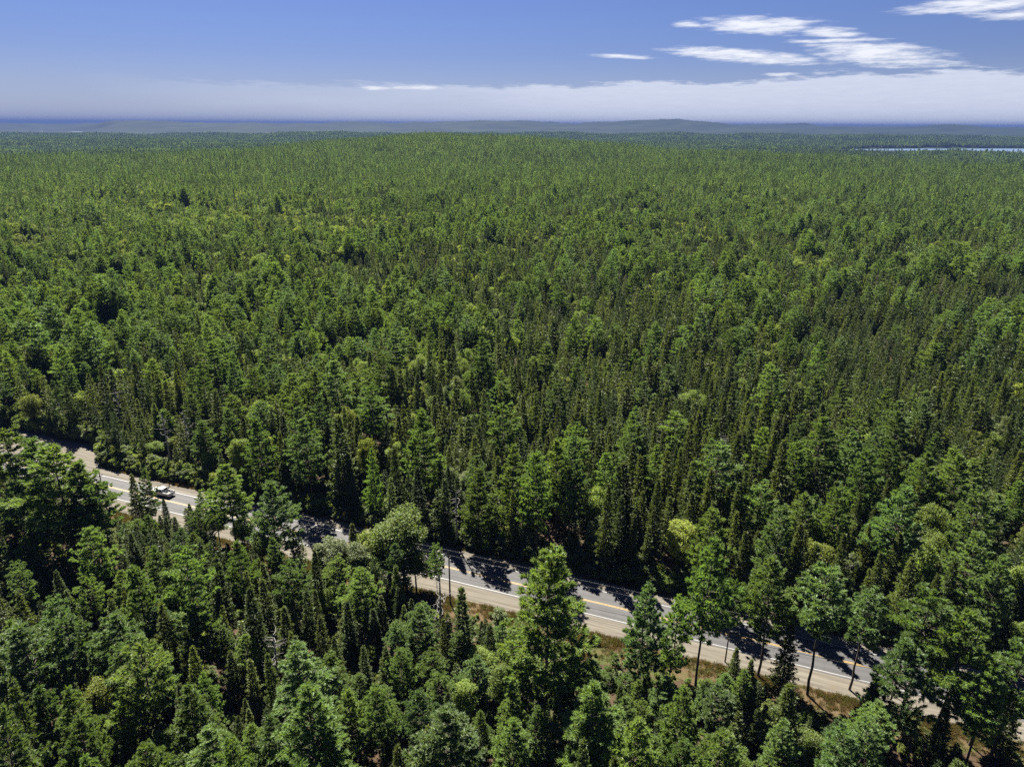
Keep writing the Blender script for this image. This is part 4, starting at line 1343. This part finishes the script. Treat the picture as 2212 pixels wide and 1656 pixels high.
# ------------------------------------------------------------------ undergrowth and dry grass
def shrub_sources():
    out = []
    for i, (lm, H, R) in enumerate([(M_MAPLE, 2.6, 1.2), (M_MAPLEY, 2.0, 1.0), (M_BIRCH, 3.0, 1.1), (M_FIR, 2.2, .9)]):
        T, C = make_broad(700 + i, H, R, .02, 1.0, 12, .17) if i < 3 else make_spruce(710, 2.8, .8, .02, 1.0)
        out.append(merged('shrub', [(T, M_BARK, ident), (C, lm, ident)]))
    return out


r3 = np.random.default_rng(77)
pts = []
for s in np.arange(-190, 190, .42):                       # along the far edge of the road
    for _ in range(2):
        dd = float(far_edge(s)) + .9 + abs(r3.normal()) * 2.6
        p = from_road(s + r3.uniform(-.5, .5), dd); pts.append((p.x, p.y, 0, .55 + .25 * min(dd - 7, 4)))
for _ in range(9000):                                     # under the near trees
    a = r3.uniform(-.84, .84); rr = math.sqrt(r3.uniform(30 ** 2, 200 ** 2))
    x, y = rr * math.sin(a), rr * math.cos(a)
    s, dd = to_road(x, y)
    if dd > -10.5: continue
    if dd > -13 and r3.uniform() < .75: continue
    if s > 45 and dd > -32 and r3.uniform() < .5: continue
    pts.append((x, y, 0, .7 if dd < -14 else .35))
pts = np.array(pts)
n = len(pts)
sc = pts[:, 3] * r3.uniform(.6, 1.35, n)
o = instancer('undergrowth', pts[:, :3], np.stack([sc * 1.15, sc * 1.15, sc], 1), r3.uniform(0, 6.28, n), r3.integers(0, 4, n), shrub_sources())
tag(o, 'low leafy bushes and seedlings crowding under the roadside trees', 'undergrowth', kind='stuff')

M_STRAW = leaf_mat('dry_grass', (0.145, 0.100, 0.046), (0.095, 0.062, 0.030), .3, .02, .5, .03, .35)
M_GREENG = leaf_mat('verge_weeds', (0.065, 0.080, 0.022), (0.10, 0.095, 0.034), .3, .02, .5, .03, .3)


def grass_tuft(seed, mat):
    r = np.random.default_rng(seed)
    A = Acc()
    n = 34
    a = r.uniform(0, 6.28, n); rad = r.uniform(0, .35, n)
    P = np.stack([rad * np.cos(a), rad * np.sin(a), np.zeros(n)], 1)
    D = unit(np.stack([np.cos(a) * .5, np.sin(a) * .5, np.ones(n)], 1) + r.normal(size=(n, 3)) * .25)
    cards(A, P, D, unit(r.normal(size=(n, 3))), r.uniform(.25, .6, n), np.full(n, .05))
    return A.mesh('grass_tuft', mat)


pts, idx = [], []
for _ in range(15000):
    s = r3.uniform(-150, 150)
    dd = -8.2 - abs(r3.normal()) * 2.4 if r3.uniform() < .8 else float(far_edge(s)) + .2 + abs(r3.normal()) * .8
    if dd < -17: continue
    p = from_road(s, dd)
    if math.sin(s * .35 + 1.3 * math.sin(s * .11)) + r3.normal() * .8 < -.55: continue
    pts.append((p.x, p.y, 0.0)); idx.append(int(r3.integers(0, 3)) if r3.uniform() < .62 else 3)
n = len(pts)
sc = r3.uniform(.5, 1.25, n)
o = instancer('dry_grass', pts, np.stack([sc, sc, sc], 1), r3.uniform(0, 6.28, n), idx, [grass_tuft(1, M_STRAW), grass_tuft(2, M_STRAW), grass_tuft(3, M_STRAW), grass_tuft(4, M_GREENG)])
tag(o, 'dry tan and rust-coloured grass along the road verge', 'grass', kind='stuff')


# ------------------------------------------------------------------ white pickup in the far lane
def panel(name, pts4, mat, parent, inset=.0, push=.006, thick=.012):
    """thin solid pane laid on four corner points"""
    c = sum(pts4, Vector()) / 4
    q = [p + (c - p) * inset for p in pts4]
    nrm = (q[1] - q[0]).cross(q[3] - q[0]).normalized()
    bm = bmesh.new()
    lo = [bm.verts.new(p - nrm * thick + nrm * push) for p in q]
    hi = [bm.verts.new(p + nrm * push) for p in q]
    bm.faces.new(hi); bm.faces.new(lo[::-1])
    for i in range(4):
        j = (i + 1) % 4
        bm.faces.new((lo[i], lo[j], hi[j], hi[i]))
    return bm_obj(name, bm, mat, parent)


def extrude_profile(name, prof, y0, y1, mat, parent, bevel=.02):
    bm = bmesh.new()
    a = [bm.verts.new((x, y0, z)) for x, z in prof]
    b = [bm.verts.new((x, y1, z)) for x, z in prof]
    bm.faces.new(a); bm.faces.new(b[::-1])
    n = len(prof)
    for i in range(n):
        bm.faces.new((a[i], b[i], b[(i + 1) % n], a[(i + 1) % n]))
    bmesh.ops.recalc_face_normals(bm, faces=bm.faces)
    if bevel:
        es = [e for e in bm.edges if len(e.link_faces) == 2 and e.calc_face_angle(0) > .9]
        bmesh.ops.bevel(bm, geom=es, offset=bevel, segments=2, affect='EDGES')
    return bm_obj(name, bm, mat, parent)


def build_pickup():
    white = plain('white_truck_paint', (0.50, 0.50, 0.51), .32, coat=.5)
    dark = plain('tinted_glass', (0.012, 0.014, 0.018), .08)
    black = plain('black_trim', (0.018, 0.018, 0.019), .6)
    rubber = plain('tyre_rubber', (0.014, 0.014, 0.014), .85)
    alloy = plain('wheel_alloy', (0.35, 0.35, 0.36), .35, metal=.9)
    red = plain('red_tail_lens', (0.28, 0.012, 0.012), .25)
    lens = plain('clear_lamp_lens', (0.55, 0.56, 0.58), .12)
    chrome = plain('chrome_bumper', (0.5, 0.5, 0.52), .25, metal=1.0)
    loc = from_road(TRUCK_S, 1.85, 0.034)
    root = empty('pickup_truck', loc, ROAD_A + math.pi)
    tag(root, 'white crew-cab pickup with an open bed driving in the far lane', 'truck')

    def arch(cx, r=.47, n=9):
        return [(cx + r * math.cos(t), .42 + r * .95 * math.sin(t)) for t in np.linspace(math.pi, 0, n)]
    front = [(-.98, .42), (1.30, .42)] + [(x, z) for x, z in arch(1.80)][0:] + [(2.62, .42), (2.88, .50), (2.92, .80), (2.82, 1.00), (2.55, 1.06), (1.22, 1.16), (-.98, 1.16)]
    extrude_profile('body', front, -.98, .98, white, root, .05)
    side = [(-2.88, .55), (-2.30, .50)] + arch(-1.78) + [(-1.0, .42), (-1.0, 1.17), (-2.88, 1.17)]
    for sy in (-1, 1):
        extrude_profile('bed_side', side, sy * .98, sy * .86, white, root, .02)
    bm_obj('bed_floor', box_bm(-2.84, -1.0, -.86, .86, .60, .68), black, root)
    tg = bm_obj('tailgate', box_bm(-2.93, -2.86, -.85, .85, .62, 1.16, .015), white, root)
    bm_obj('handle', box_bm(-2.95, -2.93, -.12, .12, .96, 1.03), black, tg)
    bm_obj('rear_bumper', box_bm(-3.06, -2.90, -.95, .95, .44, .60, .03), chrome, root)
    bm_obj('front_bumper', box_bm(2.86, 3.02, -.97, .97, .42, .62, .04), chrome, root)
    bm_obj('grille', box_bm(2.88, 2.945, -.55, .55, .66, .92, .01), black, root)
    # cab
    A = [Vector((-1.0, -.94, 1.155)), Vector((1.28, -.94, 1.155)), Vector((1.28, .94, 1.155)), Vector((-1.0, .94, 1.155))]
    B = [Vector((-.82, -.74, 1.80)), Vector((.52, -.74, 1.80)), Vector((.52, .74, 1.80)), Vector((-.82, .74, 1.80))]
    bm = bmesh.new()
    va = [bm.verts.new(p) for p in A]; vb = [bm.verts.new(p) for p in B]
    top = bm.faces.new(vb)
    bm.faces.new(va[::-1])
    for i in range(4):
        bm.faces.new((va[i], va[(i + 1) % 4], vb[(i + 1) % 4], vb[i]))
    bmesh.ops.bevel(bm, geom=[e for e in bm.edges], offset=.05, segments=2, affect='EDGES')
    cab = bm_obj('cab', bm, white, root)

    def face_pane(name, p0, p1, p2, p3, u0, u1, v0, v1):
        f = lambda u, v: (p0 * (1 - u) + p1 * u) * (1 - v) + (p3 * (1 - u) + p2 * u) * v
        return panel(name, [f(u0, v0), f(u1, v0), f(u1, v1), f(u0, v1)], dark, cab)
    face_pane('windscreen', A[1], A[2], B[2], B[1], .06, .94, .08, .92)
    face_pane('rear_window', A[3], A[0], B[0], B[3], .08, .92, .18, .90)
    for (p0, p1, q1, q0) in ((A[0], A[1], B[1], B[0]), (A[2], A[3], B[3], B[2])):
        first = p0 is A[0]
        face_pane('side_window', p0, p1, q1, q0, .06, .42, .14, .90)
        face_pane('side_window', p0, p1, q1, q0, .47, .90, .14, .90)
    for sy in (-1, 1):
        for x in (-.45, .62):
            bm_obj('door_handle', box_bm(x, x + .16, sy * .985 - .012, sy * .985 + .012, .98, 1.02), black, root)
        bm_obj('door_mirror', box_bm(1.02, 1.14, min(sy * .95, sy * 1.18), max(sy * .95, sy * 1.18), 1.16, 1.34, .02), white, root)
        bm_obj('tail_light', box_bm(-2.94, -2.80, min(sy * .86, sy * .985), max(sy * .86, sy * .985), .80, 1.10, .01), red, root)
        bm_obj('headlight', box_bm(2.74, 2.93, min(sy * .60, sy * .985), max(sy * .60, sy * .985), .76, .93, .03), lens, root)
        for x in (-1.78, 1.80):
            ty = Acc()
            th = np.linspace(0, 2 * np.pi, 25)
            prof = [(.23, -.11), (.33, -.13), (.385, -.10), (.385, .10), (.33, .13), (.23, .11)]
            V = np.array([[pr * math.cos(t), w, pr * math.sin(t)] for t in th[:-1] for pr, w in prof])
            m_ = len(prof)
            F = np.array([[i * m_ + j, i * m_ + (j + 1) % m_, ((i + 1) % 24) * m_ + (j + 1) % m_, ((i + 1) % 24) * m_ + j] for i in range(24) for j in range(m_)])
            wh = empty('wheel', (0, 0, 0)); wh.parent = root; wh.location = (x, sy * .86, .385)
            link(bpy.data.objects.new('tyre', mesh_np('tyre', V, [F], [rubber], smooth=True)), wh)
            bm = bmesh.new()
            bmesh.ops.create_cone(bm, cap_ends=True, segments=24, radius1=.235, radius2=.235, depth=.20, matrix=Matrix.Rotation(math.pi / 2, 4, 'X'))
            for q in range(5):
                an = q * 2 * math.pi / 5
                box_bm(-.04, .04, -.112, .112, .04, .21, 0, bm)
                bmesh.ops.rotate(bm, verts=bm.verts[-8:], cent=(0, 0, 0), matrix=Matrix.Rotation(an, 3, 'Y'))
            bm_obj('rim', bm, alloy, wh)
    return root


build_pickup()


# ------------------------------------------------------------------ yellow warning sign, poles, wires, logs
def build_sign():
    p = at(735, 1116, 2.4)
    s, d = to_road(p.x, p.y)
    p = from_road(s, 6.6)
    root = empty('road_sign', (p.x, p.y, 0.0), ROAD_A)
    tag(root, 'yellow diamond warning sign on a post at the shaded far roadside', 'sign')
    bm_obj('post', box_bm(-.03, .03, -.03, .03, 0, 3.0), plain('galvanised_post', (.22, .22, .23), .5, metal=.7), root)
    yel = plain('yellow_sign_face', (.62, .42, .03), .45)
    blk = plain('black_sign_print', (.012, .012, .012), .5)
    bm = box_bm(.034, .05, -.38, .38, -.38, .38, .0)
    bmesh.ops.rotate(bm, verts=bm.verts, cent=(0, 0, 0), matrix=Matrix.Rotation(math.radians(45), 3, 'X'))
    bmesh.ops.translate(bm, verts=bm.verts, vec=(0, 0, 2.45))
    pl = bm_obj('sign_plate', bm, yel, root)
    bm = bmesh.new()
    for (y0, y1, z0, z1) in ((-.06, .06, 2.2, 2.52), ):
        box_bm(.05, .054, y0, y1, z0, z1, 0, bm)
    v = [bm.verts.new((.054, -.15, 2.52)), bm.verts.new((.054, .15, 2.52)), bm.verts.new((.054, 0, 2.72))]
    bm.faces.new(v)
    bm_obj('arrow_mark', bm, blk, pl)
    # face the traffic coming from the right-hand end
    return root


build_sign()
M_POLE = plain('grey_pole_wood', (.11, .095, .08), .9, noise=.3, nscale=5)
M_WIRE = plain('weathered_wire', (.10, .10, .105), .7)
M_CABLE = plain('black_cable', (.015, .015, .016), .6)
POLES = [(-196, 11.0, 'far beyond the pull-off'), (-92, 11.2, 'hidden by the trees before the pickup'), (-8, 10.9, 'next to the thin young pine and the large maple'), (84, 13.2, 'behind the clustered bright pines'), (190, 13.0, 'out past the end of the roadside row')]
for (s, h, where) in POLES:
    p = from_road(s, -10.0)
    if abs(s) > 150: continue
    root = tag(empty('utility_pole', (p.x, p.y, 0), ROAD_A), 'grey wooden utility pole ' + where, 'pole', 'utility poles along the road')
    A = Acc(); A.tube(np.array([[0, 0, -.3], [0, 0, h * .5], [0, 0, h + .25]]), [.17, .14, .11], 10)
    link(bpy.data.objects.new('pole', A.mesh('pole', M_POLE, True)), root)
    bm_obj('crossarm', box_bm(-.05, .05, -.75, .75, h - 1.35, h - 1.23, .01), M_POLE, root)
    for (y, z) in ((.0, h + .25), (.6, h - 1.23)):
        bm = bmesh.new(); bmesh.ops.create_cone(bm, cap_ends=True, segments=8, radius1=.06, radius2=.035, depth=.16, matrix=Matrix.Translation((0, y, z + .08)))
        bm_obj('insulator', bm, plain('porcelain', (.3, .27, .25), .3), root)


def wire(label, dd, hs, rad, mat, sag):
    pts, rr = [], []
    for (a, b) in zip(range(len(POLES) - 1), range(1, len(POLES))):
        s0, s1 = POLES[a][0], POLES[b][0]
        for t in np.linspace(0, 1, 30)[:-1 if b < len(POLES) - 1 else None]:
            p = from_road(s0 + (s1 - s0) * t, -10.0 + dd)
            pts.append((p.x, p.y, hs[a] * (1 - t) + hs[b] * t - sag * 4 * t * (1 - t)))
    A = Acc(); A.tube(np.array(pts), np.full(len(pts), rad), 5)
    o = link(bpy.data.objects.new('overhead_wire', A.mesh('overhead_wire', mat)))
    tag(o, label, 'wire', 'overhead wires along the road')


wire('uppermost thin pale wire running above the road', 0.0, [p[1] + .42 for p in POLES], .016, M_WIRE, .7)
wire('middle thin pale wire just below the uppermost one', 0.6, [p[1] - 1.06 for p in POLES], .016, M_WIRE, .7)
wire('thick black cable hanging lowest over the near lane', 0.15, [7.2, 6.6, 6.0, 8.6, 8.4], .035, M_CABLE, .6)

for i, (dx, dy, L, rz, lab) in enumerate([(30, 1030, 7, .5, 'bleached log lying across the pull-off edge'), (62, 1040, 6, -.35, 'bleached log crossing the other one by the pull-off'),
                                          (95, 1045, 5, .2, 'short grey log beside the crossing bleached logs'), (125, 1362, 4, .7, 'pale broken log on bare ground among near trees'),
                                          (2120, 1565, 5, -.6, 'grey fallen log on rusty ground by the last pines')]):
    p = at(dx, dy)
    A = Acc()
    x = np.linspace(-L / 2, L / 2, 7)
    A.tube(np.stack([x, .12 * np.sin(x), .16 + 0 * x], 1), np.linspace(.17, .09, 7), 8)
    B = Acc()
    B.tube(np.array([[L * .1, 0, .2], [L * .22, .5, .5], [L * .3, .9, .6]]), [.06, .04, .015], 5)
    root = tag(empty('fallen_log', (p.x, p.y, 0.02), rz), lab, 'log', 'fallen logs')
    link(bpy.data.objects.new('trunk', A.mesh('log', M_DEAD, True)), root)
    link(bpy.data.objects.new('branch', B.mesh('log_branch', M_DEAD, True)), root)

# ------------------------------------------------------------------ air
HAZE_DENSITY = 7.5e-5


def build_haze():
    m, T = new_mat('haze_air')
    out = T.n('ShaderNodeOutputMaterial')
    v = T.n('ShaderNodeVolumePrincipled')
    v.inputs['Color'].default_value = (0.068, 0.112, 0.285, 1)
    v.inputs['Density'].default_value = HAZE_DENSITY
    v.inputs['Anisotropy'].default_value = 0.0
    T.l(v.outputs[0], out.inputs['Volume'])
    zmin = min(v.co.z for v in bpy.data.objects['ground'].data.vertices) - 1.0
    zmax = max(CAM_H + 4, max(v.co.z for v in bpy.data.objects['ground'].data.vertices) + 2)
    bm = box_bm(-44000, 44000, -44000, 44000, zmin, zmax)
    o = bm_obj('haze', bm, m)
    tag(o, 'pale blue summer haze filling the air over the lowland', 'haze', kind='stuff')


build_haze()
